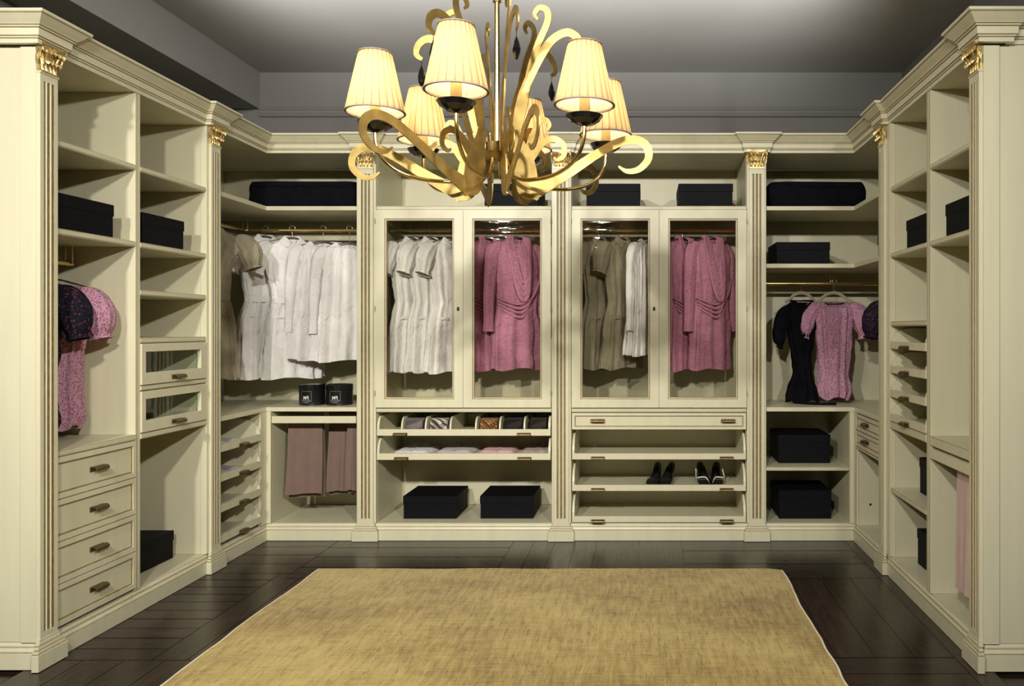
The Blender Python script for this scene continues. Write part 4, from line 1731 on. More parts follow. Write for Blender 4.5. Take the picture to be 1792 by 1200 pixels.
def g_tunic(mt, length=.78, seed=0.0, k=.86):
    def b(t):
        bm = bmesh.new()
        rows = [(0.0, .085, .045, 0, 0, 0), (-.02, .110, .052, .001, 0, 0), (-.05, .165 * k, .060, .002, 0, 0), (-.10, .188 * k, .070, .004, 0, 0), (-.20, .190 * k, .080, .009, 0, 0),
                (-.40, .205 * k, .090, .013, 0, 0), (-.60, .225 * k, .098, .016, 0, 0), (-length, .245 * k, .105, .020, 0, 0)]
        body_mesh(bm, rows, seed=seed, roundneck=.06, nth=220, pleats=(30, .005))
        for s in (-1, 1):
            sleeve(bm, [(s * .150 * k, 0, -.045, .030, .042), (s * .195 * k, 0, -.09, .048, .048), (s * .222 * k, -.006, -.20, .043, .042), (s * .238 * k, -.012, -.36, .036, .038), (s * .246 * k, -.016, -.50, .030, .033), (s * .250 * k, -.016, -.60, .030, .034)],
                   seed + s, .003, 28, 5)
        finish('tunic_body', bm, mt, t, smooth=True, angle=0)
        bm = bmesh.new()
        pts = []
        for i in range(25):
            a = 2 * PI * i / 24
            pts.append((.086 * math.cos(a), .046 * math.sin(a), -.060 * max(0, -math.sin(a)) * math.exp(-(math.cos(a) * 1.1) ** 4) + .001))
        tube(bm, pts, .003, 6)
        finish('neckband', bm, mt, t, smooth=True)
        flatten(t, .62)
    return b


def g_drape(seed=0.0, k=.86, length=.87):
    """pink cowl-neck dress with a crossed drape"""
    def b(t):
        bm = bmesh.new()
        rows = [(0.015, .055, .040, 0, 0, 0), (-.012, .072, .048, 0, 0, 0), (-.035, .135 * k, .055, .001, 0, 0), (-.065, .180 * k, .062, .002, 0, 0), (-.14, .195 * k, .080, .004, 0, 0),
                (-.28, .190 * k, .085, .006, 0, 0), (-.42, .175 * k, .080, .007, 0, 0), (-.60, .200 * k, .088, .010, 0, 0), (-length, .205 * k, .088, .011, 0, 0)]
        body_mesh(bm, rows, vneck=.16, seed=seed)
        for s in (-1, 1):
            sleeve(bm, [(s * .150 * k, 0, -.05, .030, .042), (s * .195 * k, 0, -.10, .050, .050), (s * .220 * k, -.004, -.22, .045, .044), (s * .236 * k, -.008, -.38, .038, .040), (s * .243 * k, -.010, -.54, .033, .036), (s * .245 * k, -.010, -.62, .036, .038)],
                   seed + s, .003, 28, 5)
        finish('dress_body', bm, 'pink', t, smooth=True, angle=0)
        # cowl folds hanging from both shoulders to the waist
        bm = bmesh.new()
        for q, (wd, dp, th) in enumerate(((.045, .30, .013), (.060, .345, .015), (.074, .385, .016), (.088, .420, .014))):
            pts = []
            for i in range(17):
                u = i / 16 * 2 - 1
                z = -dp * (1 - abs(u) ** 2.1) + .005
                x = wd * u * (1 + .3 * (1 - abs(u))) + .012 * (1 - abs(u))
                y = -.030 - .075 * (1 - abs(u) ** 3) - .004 * q
                pts.append((x, y, z))
            tube(bm, pts, [(.006 + .45 * th * math.sin(PI * i / 16), th * (.7 + .5 * math.sin(PI * i / 16))) for i in range(17)], 10, up=(0, 1, 0))
        finish('cowl_drape', bm, 'pink', t, smooth=True, angle=60)
        bm = bmesh.new()
        for q in range(4):
            pts = [(-.165 + .01 * q, -.050, -.40 - .022 * q), (-.09, -.088, -.430 - .024 * q), (0, -.098, -.440 - .03 * q), (.10 - .02 * q, -.085, -.385 - .03 * q), (.165 - .02 * q, -.050, -.27 - .05 * q)]
            tube(bm, spline(pts, 4), .0085, 8)
        finish('waist_drape', bm, 'pink', t, smooth=True, angle=60)
        flatten(t, .72)
    return b


def g_blouse_dress(mt, seed=0.0, k=1.0):
    """off-shoulder style dress with puffed sleeves and gathered hem"""
    def b(t):
        bm = bmesh.new()
        rows = [(0.0, .080, .045, .002, 0, 0), (-.02, .105, .055, .003, 0, 0), (-.05, .128, .065, .005, 0, 0), (-.12, .122, .070, .006, 0, 0), (-.25, .112 * k, .065, .007, 0, 0),
                (-.38, .100 * k, .062, .007, 0, 0), (-.47, .095 * k, .060, .006, 0, 0), (-.53, .105 * k, .064, .007, 0, 0), (-.59, .108 * k, .066, .008, 0, 0), (-.635, .090 * k, .058, .006, 0, 0)]
        body_mesh(bm, rows, seed=seed, roundneck=.045, crumple=.008, hem_wave=.012)
        for s in (-1, 1):
            sleeve(bm, [(s * .100, 0, -.020, .020, .040), (s * .140, 0, -.045, .050, .055), (s * .180, -.003, -.10, .062, .066), (s * .195, -.006, -.17, .055, .062), (s * .198, -.006, -.215, .032, .040), (s * .202, -.006, -.235, .042, .048)],
                   seed + s, .006, 32, 9)
        finish('dress_body', bm, mt, t, smooth=True, angle=0)
        bm = bmesh.new()
        pts = []
        for i in range(49):
            a = 2 * PI * i / 48
            pts.append((.082 * math.cos(a) * (1 + .04 * (i % 2)), .047 * math.sin(a), -.045 * max(0, -math.sin(a)) * math.exp(-(math.cos(a) * 1.1) ** 4) + .003))
        tube(bm, pts, .0055, 6)
        finish('ruffled_neckline', bm, mt, t, smooth=True)
    return b


def g_knit(seed=0.0):
    def b(t):
        bm = bmesh.new()
        rows = [(0.005, .070, .042, 0, 0, 0), (-.02, .095, .050, .001, 0, 0), (-.06, .112, .060, .002, 0, 0), (-.15, .100, .058, .003, 0, 0), (-.30, .072, .050, .003, 0, 0),
                (-.42, .060, .045, .003, .006, 0), (-.50, .066, .048, .005, .006, 0), (-.58, .092, .058, .008, .004, 0), (-.655, .105, .065, .010, .004, 0)]
        body_mesh(bm, rows, seed=seed, roundneck=.03, hem_wave=.01)
        sleeve(bm, [(-.085, 0, -.035, .025, .040), (-.125, 0, -.08, .042, .048), (-.152, 0, -.18, .046, .050), (-.158, -.004, -.25, .036, .044), (-.150, -.004, -.285, .016, .022), (-.155, -.004, -.30, .024, .03)], seed, .004, 28, 6)
        sleeve(bm, [(.085, 0, -.035, .025, .040), (.125, 0, -.08, .042, .048), (.150, 0, -.17, .046, .050), (.165, -.004, -.25, .042, .044), (.175, -.004, -.275, .030, .03)], seed, .004, 28, 6)
        finish('dress_body', bm, 'blackcloth', t, smooth=True, angle=0)
        bm = bmesh.new()
        pts = [(-.078, 0, .01), (-.06, -.03, .004), (-.03, -.045, -.018), (0, -.05, -.024), (.03, -.045, -.018), (.06, -.03, .004), (.078, 0, .01), (.05, .04, .012), (0, .05, .01), (-.05, .04, .012), (-.078, 0, .01)]
        tube(bm, spline(pts, 3), .007, 6)
        finish('ruffled_neckline', bm, 'blackcloth', t, smooth=True)
        bm = bmesh.new()
        zc = .8395 - (t_z_black)
        pts = [(-.01, -.070, -.60), (-.015, -.085, -.66), (-.012, -.085, zc + .02), (-.004, -.095, zc + .006), (.03, -.13, zc + .005), (.09, -.16, zc + .005), (.165, -.175, zc + .005)]
        tube(bm, spline(pts, 4), [(.0035, .016)] * 13 + [(.0035, .010)] * 12, 8, up=(0, 1, .4))
        finish('sash', bm, 'blackcloth', t, smooth=True)
    return b


GA = 'clothes hanging on the rails'
# left wardrobe, column nearest the camera
for (yy, mt, lb, rz, sd) in ((3.50, 'floral_dark', 'dark floral puff-sleeved dress hanging on the left nearest the camera', .10, 1.0),
                             (3.66, 'floral_pink', 'pink floral puff-sleeved dress hanging on the left behind the dark floral one', .05, 2.2)):
    nm = 'dark' if mt == 'floral_dark' else 'pink'
    hanger(xr_, yy, zr_ + .0135, rz, .095, f'wire hanger carrying the {nm} floral dress on the left')
    garment('floral_dress', lb, 'dress', (xr_, yy, zr_ - .115), rz, g_blouse_dress(mt, sd), GA)

# left corner
hanger(xr2, 5.00, zr2 + .0135, .06, .05, 'wire hanger carrying the taupe dress in the left corner')
garment('shirt_dress', 'taupe cotton dress with pleated short sleeves at the left end of the corner rail', 'dress', (xr2, 5.0, zr2 - .040), .06, g_shirtdress('taupe', .92, .7, k=.62, sk=.92), GA)
WN = -.80
specs = [
    (-2.515, .85, 'white shirt dress leftmost of the white clothes in the corner', g_shirtdress('white', .94, 1.1), 'shirt_dress', 'leftmost white shirt dress in the corner', .04),
    (-2.335, .62, 'white belted shirt dress second from the left of the white clothes in the corner', g_shirtdress('white', .93, 2.0), 'shirt_dress', 'second white shirt dress in the corner', .05),
    (-2.130, .62, 'long-sleeved white pleated tunic next to the belted shirt dress in the corner', g_tunic('white2', .78, .4), 'tunic', 'white tunic beside the belted shirt dress', .075),
    (-1.955, .55, 'long-sleeved white pleated tunic with its sleeve hanging in front, nearer the pilaster', g_tunic('white2', .78, 1.7, .92), 'tunic', 'second white tunic in the corner', .085),
]
for (x, rz, lb, bf, nm, hl, dz) in specs:
    hanger(x, yr2, zr2 + .0135, rz, dz + .010, 'wire hanger carrying the ' + hl)
    garment(nm, lb, 'dress' if nm == 'shirt_dress' else 'tunic', (x, yr2, zr2 - dz), rz, bf, GA)

# glazed wardrobe left of centre
for (x, rz, lb, bf, nm, hl, dz) in [
    (-1.545, 1.02, 'white puff-sleeved shirt dress leftmost behind the glass of the tie tray wardrobe', g_shirtdress('white', .88, .3, belt=False), 'shirt_dress', 'leftmost white dress behind the left glass', .055),
    (-1.420, 1.0, 'white puff-sleeved shirt dress second from the left behind the glass', g_shirtdress('white', .88, 1.3, belt=False), 'shirt_dress', 'second white dress behind the left glass', .055),
    (-1.290, .95, 'white puff-sleeved shirt dress nearest the keyhole of the tie tray wardrobe', g_shirtdress('white', .88, 2.3, belt=False), 'shirt_dress', 'third white dress behind the left glass', .060),
    (-1.045, .95, 'pink draped dress left of two in the tie tray wardrobe', g_drape(.5), 'draped_dress', 'left pink dress of the tie tray wardrobe', .055),
    (-.850, .72, 'pink cowl-neck draped dress right of two in the tie tray wardrobe', g_drape(1.5), 'draped_dress', 'right pink dress of the tie tray wardrobe', .050),
]:
    hanger(x, yr2, zr2 + .0135, rz, dz + .006, 'wire hanger carrying the ' + hl)
    garment(nm, lb, 'dress', (x, yr2, zr2 - dz), rz, bf, GA)
# glazed wardrobe right of centre
for (x, rz, lb, bf, nm, hl, dz) in [
    (-.300, .95, 'taupe cotton dress on the left behind the glass of the shoe tray wardrobe', g_shirtdress('taupe', .86, .9, belt=False), 'shirt_dress', 'left taupe dress behind the right glass', .055),
    (-.150, .9, 'taupe cotton dress on the right of two behind the glass of the shoe tray wardrobe', g_shirtdress('taupe', .86, 1.9, belt=False), 'shirt_dress', 'right taupe dress behind the right glass', .055),
    (.030, .95, 'long-sleeved white tunic beside the taupe dresses behind the glass', g_tunic('white2', .76, 2.4, .9), 'tunic', 'white tunic behind the right glass', .065),
    (.255, .98, 'pink draped dress left of two in the shoe tray wardrobe', g_drape(2.5), 'draped_dress', 'left pink dress of the shoe tray wardrobe', .055),
    (.440, .72, 'pink cowl-neck draped dress right of two in the shoe tray wardrobe', g_drape(3.1), 'draped_dress', 'right pink dress of the shoe tray wardrobe', .050),
]:
    hanger(x, yr2, zr2 + .0135, rz, dz + .006, 'wire hanger carrying the ' + hl)
    garment(nm, lb, 'dress' if nm != 'tunic' else 'tunic', (x, yr2, zr2 - dz), rz, bf, GA)
# right corner
t_z_black = zr3 - .125
hanger(1.045, yr2, zr3 + .0135, .22, .075, 'pale hanger carrying the black dress', 'wood', .115)
garment('knit_dress', 'black flared dress with a trailing sash hanging in the right corner', 'dress', (1.045, yr2, t_z_black), .22, g_knit(.4), GA)
hanger(1.258, yr2 - .005, zr3 + .0135, 0, .075, 'pale hanger carrying the pink floral dress in the right corner', 'wood', .125)
garment('floral_dress', 'pink floral puff-sleeved dress hanging in the right corner', 'dress', (1.258, yr2 - .005, zr3 - .125), 0, g_blouse_dress('floral_pink', .9), GA)
hanger(XR + .295, 5.14, zr3 + .0135, .25, .075, 'pale hanger behind the far right pilaster carrying the dark floral dress', 'wood', .125)
garment('floral_dress', 'dark floral puff-sleeved dress mostly hidden behind the far right pilaster', 'dress', (XR + .295, 5.14, zr3 - .125), .25, g_blouse_dress('floral_dark', 1.9), GA)


# ------------------------------------------------------------------ folded trousers
def trousers(label, loc, rz, wd, length, m_, seed=0.0, cuff=True, short=0.03):
    """pair folded over a rack bar: front and back fall, built round the bar at local origin, width along x"""
    t = thing('trousers', label, 'trousers', (0, 0, 0), 'trousers folded over the pull-out racks')
    for part, sg, ln in (('front_leg', -1, length), ('rear_leg', 1, length + short)):
        bm = bmesh.new()
        n, nz_ = 22, 18
        grid = []
        for lay_ in (0, 1):
            rows_ = []
            for j in range(nz_ + 1):
                v = j / nz_
                row = []
                for i in range(n + 1):
                    u = i / n * 2 - 1
                    x = u * wd / 2 * (1 + .10 * v) + .006 * math.sin(3 * v + seed)
                    y = sg * (.007 + .016 * v + (.010 * lay_)) + .004 * v * math.sin(4 * u + seed + lay_) + .0035 * v * math.cos(9 * u + seed)
                    z = .010 * (1 - v) - ln * v + .006 * v * math.sin(u * 2 + seed)
                    row.append(bm.verts.new((x, y, z)))
                rows_.append(row)
            grid.append(rows_)
        for rows_ in grid:
            for j in range(nz_):
                for i in range(n):
                    bm.faces.new((rows_[j][i], rows_[j][i + 1], rows_[j + 1][i + 1], rows_[j + 1][i]))
        A, B = grid
        for j in range(nz_):
            for i in (0, n):
                bm.faces.new((A[j][i], A[j + 1][i], B[j + 1][i], B[j][i]))
        for i in range(n):
            for j in (0, nz_):
                bm.faces.new((A[j][i], A[j][i + 1], B[j][i + 1], B[j][i]))
        finish(part, bm, m_, t, smooth=True, angle=40)
    bm = bmesh.new()
    tube(bm, [(-wd / 2, 0, .003), (wd / 2, 0, .003)], .013, 10)
    finish('fold', bm, m_, t, smooth=True, angle=40)
    t.location = loc
    t.rotation_euler.z = rz
    return t


trousers('mauve wool trousers folded over the rack, leftmost of the three pairs', (-2.185, 5.235, .772), .0, .215, .50, 'mauve', .3)
trousers('mauve wool trousers folded over the rack, middle one of the three pairs', (-1.985, 5.31, .772), .0, .150, .50, 'mauve', 1.3)
trousers('mauve wool trousers folded over the rack, right one half hidden by the pilaster', (-1.868, 5.235, .772), .0, .085, .48, 'mauve', 2.3)
trousers('pale pink trousers folded over the rack in the right wardrobe', (XR + .135, 3.52, .772), PI / 2, .225, .50, 'palepink', .6, short=.02)
trousers('pale pink trousers nearest the front of the right wardrobe rack', (XR + .060, 3.42, .772), PI / 2, .19, .53, 'palepink', 1.6)


# ------------------------------------------------------------------ folded shirts
def folded_shirt(label, loc, rz, m_, wd=.235, dp=.30, h=.026):
    t = thing('folded_shirt', label, 'shirt', (0, 0, 0), 'folded shirts in the pull-out trays')
    bm = bmesh.new()
    n = 12
    top, bot = [], []
    for j in range(n + 1):
        rt, rb = [], []
        for i in range(n + 1):
            u, v = i / n * 2 - 1, j / n * 2 - 1
            rnd = (1 - abs(u) ** 6) * (1 - abs(v) ** 6)
            z = h * (.25 + .75 * rnd ** .4) + .002 * noise.noise(Vector((u * 3, v * 3, loc[0] * 7)))
            rt.append(bm.verts.new((u * wd / 2, v * dp / 2, max(z, .006))))
            rb.append(bm.verts.new((u * wd / 2, v * dp / 2, 0)))
        top.append(rt)
        bot.append(rb)
    for g in (top, bot):
        for j in range(n):
            for i in range(n):
                bm.faces.new((g[j][i], g[j][i + 1], g[j + 1][i + 1], g[j + 1][i]))
    for i in range(n):
        for j in (0, n):
            bm.faces.new((top[j][i], top[j][i + 1], bot[j][i + 1], bot[j][i]))
            bm.faces.new((top[i][j], top[i + 1][j], bot[i + 1][j], bot[i][j]))
    finish('folded_body', bm, m_, t, smooth=True, angle=50)
    bm = bmesh.new()
    for s in (-1, 1):      # collar wings
        v = [(0.0, .075, h + .004), (s * .038, .110, h + .012), (s * .062, .075, h + .010), (s * .045, .030, h + .003), (s * .006, .045, h + .003)]
        bm.faces.new([bm.verts.new(p) for p in v])
    pts = [(.045 * math.cos(a * PI / 12), .105 + .022 * math.sin(a * PI / 12), h + .012) for a in range(-2, 15)]
    tube(bm, pts, [(.003, .012)] * len(pts), 6, up=(0, 0, 1))
    bmesh.ops.solidify(bm, geom=[f for f in bm.faces if len(f.verts) == 5], thickness=.003)
    finish('collar', bm, m_, t, smooth=True, angle=50)
    bm = bmesh.new()
    box(bm, -.010, .010, -dp / 2 + .01, .045, h + .0005, h + .002)
    finish('placket', bm, m_, t)
    t.location = loc
    t.rotation_euler.z = rz
    return t


ZT2 = .5205
folded_shirt('plain white folded shirt, leftmost in the shirt tray', (-1.500, 5.36, ZT2), -.04, 'shirtwhite')
folded_shirt('checked folded shirt in the shirt tray', (-1.225, 5.37, ZT2), -.04, 'shirtstripe')
folded_shirt('pink folded shirt in the shirt tray', (-.955, 5.37, ZT2), 0, 'shirtpink')
folded_shirt('beige pink folded shirt, rightmost in the shirt tray', (-.700, 5.37, ZT2), .0, 'shirtbeige', wd=.205)
folded_shirt('white folded shirt in the top tray of the left corner', (-2.60, 4.86, .6525), 1.2, 'shirtwhite', h=.018, wd=.21)
folded_shirt('pink folded shirt in the top tray of the left corner', (-2.56, 4.63, .6525), 1.35, 'shirtpink', h=.018, wd=.175)
folded_shirt('lilac folded shirt in the second tray of the left corner', (-2.60, 4.85, .4865), 1.2, 'lilac', h=.018, wd=.21)
folded_shirt('white folded shirt in the second tray of the left corner', (-2.56, 4.63, .4865), 1.4, 'shirtwhite', h=.018, wd=.175)
folded_shirt('pale pink folded shirt in a small pull-out tray on the right', (XR + .22, 3.945, .9825), 1.5, 'shirtpink', h=.022, wd=.20)


# ------------------------------------------------------------------ rolled ties
def tie(label, x, m_, tip=True, wd=.105):
    t = thing('rolled_tie', label, 'tie', (0, 0, 0), 'rolled ties in the tie tray')
    bm = bmesh.new()
    n = 18
    prof = []
    for k in range(n):
        a = 2 * PI * k / n
        prof.append((.075 * sp(math.cos(a), .8), .043 + .043 * sp(math.sin(a), .8)))
    for s0, s1 in ((-wd / 2, wd / 2),):
        A = [bm.verts.new((s0, y, z)) for y, z in prof]
        B = [bm.verts.new((s1, y, z)) for y, z in prof]
        for k in range(n):
            bm.faces.new((A[k], A[(k + 1) % n], B[(k + 1) % n], B[k]))
        bm.faces.new(A)
        bm.faces.new(B)
    finish('roll', bm, m_, t, smooth=True, angle=50)
    bm = bmesh.new()
    w2 = wd / 2
    if tip:
        pts = [(-w2, -.077, .078), (w2, -.077, .078), (w2, -.081, .040), (0, -.082, .004), (-w2, -.081, .040)]
    else:
        pts = [(-w2, -.079, .070), (-w2 * .1, -.081, .020), (w2 * .2, -.081, .014), (w2, -.080, .055), (w2, -.079, .083), (0, -.080, .045), (-w2 * .6, -.079, .083)]
    bm.faces.new([bm.verts.new(p) for p in pts])
    bmesh.ops.solidify(bm, geom=bm.faces[:], thickness=-.004)
    finish('tie_end', bm, m_, t)
    t.location = (x, 5.235, .6725)
    return t


def cx_(a, b):
    return ((a + b) / 2 - 1127) * 5.17 / 1418


tie('grey dotted rolled tie with a hanging point in the tie tray', cx_(710, 741), 'tie_dot', True)
tie('white tartan rolled tie in the tie tray', cx_(750, 786), 'tie_white', False, .108)
tie('rust and gold striped rolled tie in the tie tray', cx_(838, 873), 'tie_rust', False)
tie('dark brown rolled tie with a striped edge in the tie tray', cx_(881, 915), 'tie_dark', True)
tie('plain brown rolled tie, rightmost in the tie tray', cx_(926, 957), 'tie_brown', True, .10)


# ------------------------------------------------------------------ shoes
def shoe(label, loc, rz, strip, sgn):
    t = thing('court_shoe', label, 'shoe', (0, 0, 0), 'pairs of black court shoes')
    L_ = .245
    secs = [  # y(toe=0), half width, sole z, top z
        (0.000, .012, .002, .014), (.008, .026, .001, .026), (.030, .038, .001, .038), (.060, .043, .001, .045), (.085, .043, .002, .050), (.12, .036, .010, .060),
        (.155, .029, .028, .080), (.19, .027, .045, .100), (.22, .027, .052, .116), (.240, .022, .055, .122), (.247, .010, .058, .118)]
    bm = bmesh.new()
    rings = []
    S = spline(secs, 3)
    n = 16
    for (y, hw, zb, zt) in S:
        ring = []
        op = max(0, min(1, (y - .070) / .025)) * max(0, min(1, (.240 - y) / .012))
        for k in range(n):
            a = 2 * PI * k / n - PI / 2
            x = hw * sp(math.cos(a), .8)
            zc = (zb + zt) / 2
            z = zc + (zt - zb) / 2 * sp(math.sin(a), .7)
            if math.sin(a) > .3:
                q = abs(x) / hw
                z -= op * (z - zb - .006) * max(0, 1 - q ** 3)
            bend = sgn * .010 * math.sin(PI * y / L_)
            ring.append(bm.verts.new((x + bend, y, z)))
        rings.append(ring)
    for a_, b_ in zip(rings, rings[1:]):
        for k in range(n):
            bm.faces.new((a_[k], a_[(k + 1) % n], b_[(k + 1) % n], b_[k]))
    bm.faces.new(rings[0])
    bm.faces.new(rings[-1])
    finish('upper', bm, 'patent', t, smooth=True, angle=50)
    bm = bmesh.new()
    tube(bm, [(0, .232, .056), (0, .236, .03), (0, .238, 0.0005)], [(.020, .020), (.010, .010), (.008, .008)], 10)
    finish('heel', bm, 'patent', t, smooth=True, angle=50)
    if strip:
        bm = bmesh.new()
        pts = [(sgn * .034, .02, .022), (sgn * .020, .050, .048), (0, .056, .052), (-sgn * .025, .060, .049), (-sgn * .040, .080, .045), (-sgn * .041, .11, .058), (-sgn * .034, .15, .082)]
        tube(bm, spline(pts, 4), [(.005, .003)] * 25, 6, up=(0, 0, 1))
        finish('white_piping', bm, 'white_leather', t, smooth=True)['label'] = 'white piping across the vamp'
        bm = bmesh.new()
        pts = [(-sgn * .036, .15, .075), (-sgn * .040, .18, .108), (-sgn * .034, .22, .12)]
        tube(bm, pts, .004, 6)
        finish('strap', bm, 'white_leather', t, smooth=True)
    t.location = loc
    t.rotation_euler.z = rz
    return t


ZS = .3255


def sx(px, y=5.25):
    return (px - 1127) * y / 1418


shoe('black patent court shoe, left one of the plain pair', (sx(1137.5), 5.165, ZS), -.22, False, 1)
shoe('black patent court shoe, right one of the plain pair', (sx(1163), 5.165, ZS), -.22, False, -1)
shoe('black patent court shoe with white piping, left one of that pair', (sx(1230.5), 5.165, ZS), .04, True, 1)
shoe('black patent court shoe with white piping, right one of that pair', (sx(1255), 5.165, ZS), -.04, True, -1)

# ------------------------------------------------------------------ chandelier
CX, CY = -.526, 2.90
CH = thing('chandelier', 'gold leaf chandelier with six pleated ivory shades, scrolled sheets and black crystal drops', 'chandelier', (CX, CY, 1.95))
bm = bmesh.new()
tube(bm, [(CX, CY, 1.97), (CX, CY, RZ - .03)], .0095, 16)
for zz in (2.50, 2.95):
    tube(bm, [(CX, CY, zz), (CX, CY, zz + .03)], .016, 16)
finish('rod', bm, 'brass', CH, smooth=True, angle=40)
bm = bmesh.new()
lathe(bm, [(.001, RZ - .045), (.03, RZ - .04), (.06, RZ - .02), (.065, RZ - .001)], 32, (CX, CY, 0))
finish('ceiling_rose', bm, 'brass', CH, smooth=True, angle=40)
bm = bmesh.new()
lathe(bm, [(.001, 1.925), (.05, 1.93), (.068, 1.950), (.070, 1.956), (.040, 1.962), (.040, 1.996), (.012, 2.0), (.001, 2.0)], 32, (CX, CY, 0))
finish('hub', bm, 'leaf', CH, smooth=True, angle=40)

RR = .415
ang0 = math.radians(-97)


def rad_pt(an, r, z, tang=0.0):
    return Vector((CX + r * math.cos(an) - tang * math.sin(an), CY + r * math.sin(an) + tang * math.cos(an), z))


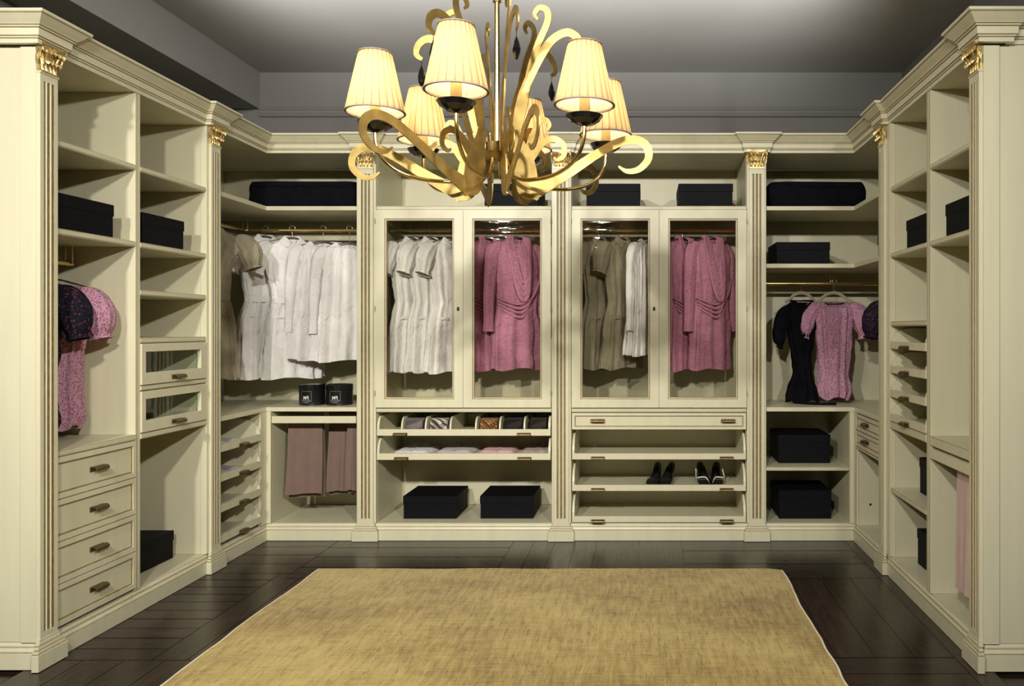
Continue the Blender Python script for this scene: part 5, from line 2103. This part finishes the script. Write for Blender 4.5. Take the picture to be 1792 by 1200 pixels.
arm_prof = [(.415, 1.998), (.412, 1.955), (.392, 1.910), (.345, 1.872), (.275, 1.850), (.20, 1.845), (.135, 1.850), (.085, 1.868), (.055, 1.905), (.045, 1.948)]
for i in range(6):
    an = ang0 + i * PI / 3
    bm = bmesh.new()
    tube(bm, [rad_pt(an, r, z) for r, z in spline(arm_prof, 5)], .0068, 10)
    p = rad_pt(an, RR, 0)
    arm = finish('arm', bm, 'brass', CH, smooth=True, angle=60)
    bm = bmesh.new()
    lathe(bm, [(.001, 1.993), (.010, 1.994), (.032, 2.000), (.052, 2.013), (.062, 2.028), (.057, 2.0295), (.03, 2.022), (.001, 2.018)], 16, (p.x, p.y, 0))
    finish('drip_dish', bm, 'dish', arm, smooth=False)
    bm = bmesh.new()
    lathe(bm, [(.001, 2.019), (.0175, 2.019), (.0175, 2.120), (.001, 2.121)], 20, (p.x, p.y, 0))
    finish('candle_sleeve', bm, 'candle', arm, smooth=True, angle=40)
    bm = bmesh.new()
    lathe(bm, [(.001, 2.121), (.010, 2.125), (.019, 2.150), (.020, 2.165), (.012, 2.195), (.001, 2.205)], 16, (p.x, p.y, 0))
    finish('bulb', bm, 'bulb', arm, smooth=True)
    l = bpy.data.lights.new('bulb_glow', 'POINT')
    l.energy = 6.5
    l.color = (1.0, .78, .46)
    l.shadow_soft_size = .03
    lo_ = bpy.data.objects.new('bulb_glow', l)
    lo_.location = (p.x, p.y, 2.155)
    COL.objects.link(lo_)
    # pleated shade
    tilt = Matrix.Identity(4)
    SH = CH
    z0, z1, r0, r1 = 2.062, 2.262, .0955, .0530
    bm = bmesh.new()
    n = 88
    rings = []
    for (f, pl) in ((0, .020), (.06, .036), (.35, .036), (.7, .036), (.94, .034), (1, .020)):
        r = r0 + (r1 - r0) * f
        ring = []
        for k in range(n):
            a = 2 * PI * k / n
            ph = (k % 4)
            d = (-1, .2, 1, .2)[ph] * pl
            rr = r * (1 + d)
            ring.append(bm.verts.new((p.x + rr * math.cos(a), p.y + rr * math.sin(a), z0 + (z1 - z0) * f)))
        rings.append(ring)
    for a_, b_ in zip(rings, rings[1:]):
        for k in range(n):
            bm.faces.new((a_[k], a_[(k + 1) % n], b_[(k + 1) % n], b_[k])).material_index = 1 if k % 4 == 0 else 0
    bl_ = bmesh.new()
    lathe(bl_, [(r0 * .965, z0 + .003), (r0 + (r1 - r0) * .5 - .003, (z0 + z1) / 2), (r1 * .95, z1 - .004)], 40, (p.x, p.y, 0))
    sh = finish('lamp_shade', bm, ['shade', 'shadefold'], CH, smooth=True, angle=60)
    finish('lining', bl_, 'lining', sh, smooth=True)
    for (zz, r) in ((z0, r0), (z1, r1)):
        bm = bmesh.new()
        pts = [(p.x + r * 1.012 * math.cos(2 * PI * k / 40), p.y + r * 1.012 * math.sin(2 * PI * k / 40), zz) for k in range(41)]
        tube(bm, pts, [(.0028, .0045)] * 41, 6, up=(0, 0, 1))
        finish('binding', bm, 'trimband', sh, smooth=True)
    # scroll sheet between arms
    bn = an + PI / 6

    def band(bm, pts, th=.0022):
        """flat cut-sheet band in the radial plane: (r, z, width)"""
        S = spline(pts, 6)
        rows_ = []
        for q, (r, z, wd) in enumerate(S):
            a_ = S[max(0, q - 1)]
            b_ = S[min(len(S) - 1, q + 1)]
            dr, dz = b_[0] - a_[0], b_[1] - a_[1]
            l_ = math.hypot(dr, dz) or 1
            nr, nz2 = -dz / l_, dr / l_
            rows_.append([bm.verts.new(rad_pt(bn, r + nr * wd / 2 * s, z + nz2 * wd / 2 * s, tt)) for s, tt in ((-1, -th), (1, -th), (1, th), (-1, th))])
        for a_, b_ in zip(rows_, rows_[1:]):
            for k in range(4):
                bm.faces.new((a_[k], a_[(k + 1) % 4], b_[(k + 1) % 4], b_[k]))
        bm.faces.new(rows_[0])
        bm.faces.new(rows_[-1][::-1])
    bm = bmesh.new()
    band(bm, [(.440, 1.902, .006), (.470, 1.884, .016), (.512, 1.890, .022), (.545, 1.925, .026), (.540, 1.968, .029), (.500, 1.993, .031), (.440, 1.985, .031), (.360, 1.945, .032),
              (.280, 1.895, .036), (.200, 1.850, .044), (.140, 1.825, .060), (.105, 1.830, .060), (.085, 1.87, .03)])
    finish('scroll_sheet', bm, 'leaf', CH)
    bm = bmesh.new()
    band(bm, [(.150, 1.790, .010), (.128, 1.825, .050), (.112, 1.870, .075), (.098, 1.920, .080), (.086, 1.970, .055), (.074, 2.02, .032), (.072, 2.08, .024), (.088, 2.15, .028), (.118, 2.22, .032),
              (.160, 2.30, .032), (.205, 2.358, .030), (.255, 2.380, .028), (.292, 2.360, .026), (.300, 2.325, .020), (.278, 2.306, .012)], .0026)
    band(bm, [(.082, 2.04, .014), (.105, 2.14, .020), (.118, 2.24, .022), (.150, 2.34, .024), (.185, 2.42, .024), (.182, 2.462, .022), (.155, 2.472, .020), (.138, 2.448, .016), (.150, 2.43, .008)], .0030)
    finish('upright_sheet', bm, 'leaf', CH)
    bm = bmesh.new()
    band(bm, [(.095, 1.900, .030), (.130, 1.950, .034), (.165, 1.990, .026), (.205, 2.005, .022), (.240, 1.985, .020), (.245, 1.948, .018), (.222, 1.930, .012), (.208, 1.940, .006)], .0020)
    band(bm, [(.090, 1.925, .020), (.125, 2.00, .024), (.150, 2.06, .020), (.175, 2.075, .018), (.192, 2.055, .014), (.184, 2.035, .008)], .0016)
    finish('leaf_scroll', bm, 'leaf', CH)
    # crystal drop
    bm = bmesh.new()
    c = rad_pt(bn, .282, 0)
    tube(bm, [(c.x, c.y, 2.306), (c.x, c.y, 2.284)], .0012, 5)
    lathe(bm, [(.001, 2.285), (.008, 2.268), (.0135, 2.245), (.012, 2.228), (.006, 2.212), (.001, 2.208)], 8, (c.x, c.y, 0))
    finish('crystal_drop', bm, 'crystal', CH)
for i in range(3):      # small hooks under the hub
    bm = bmesh.new()
    a = ang0 + PI / 6 + i * 2 * PI / 3
    tube(bm, [rad_pt(a, .03, 1.93), rad_pt(a, .035, 1.88), rad_pt(a, .05, 1.86), rad_pt(a, .06, 1.885)], .003, 6)
    finish('hook', bm, 'brass', CH, smooth=True)

for o in list(bpy.data.objects):     # lights carry no thing role
    if o.type == 'LIGHT':
        o['kind'] = 'light'
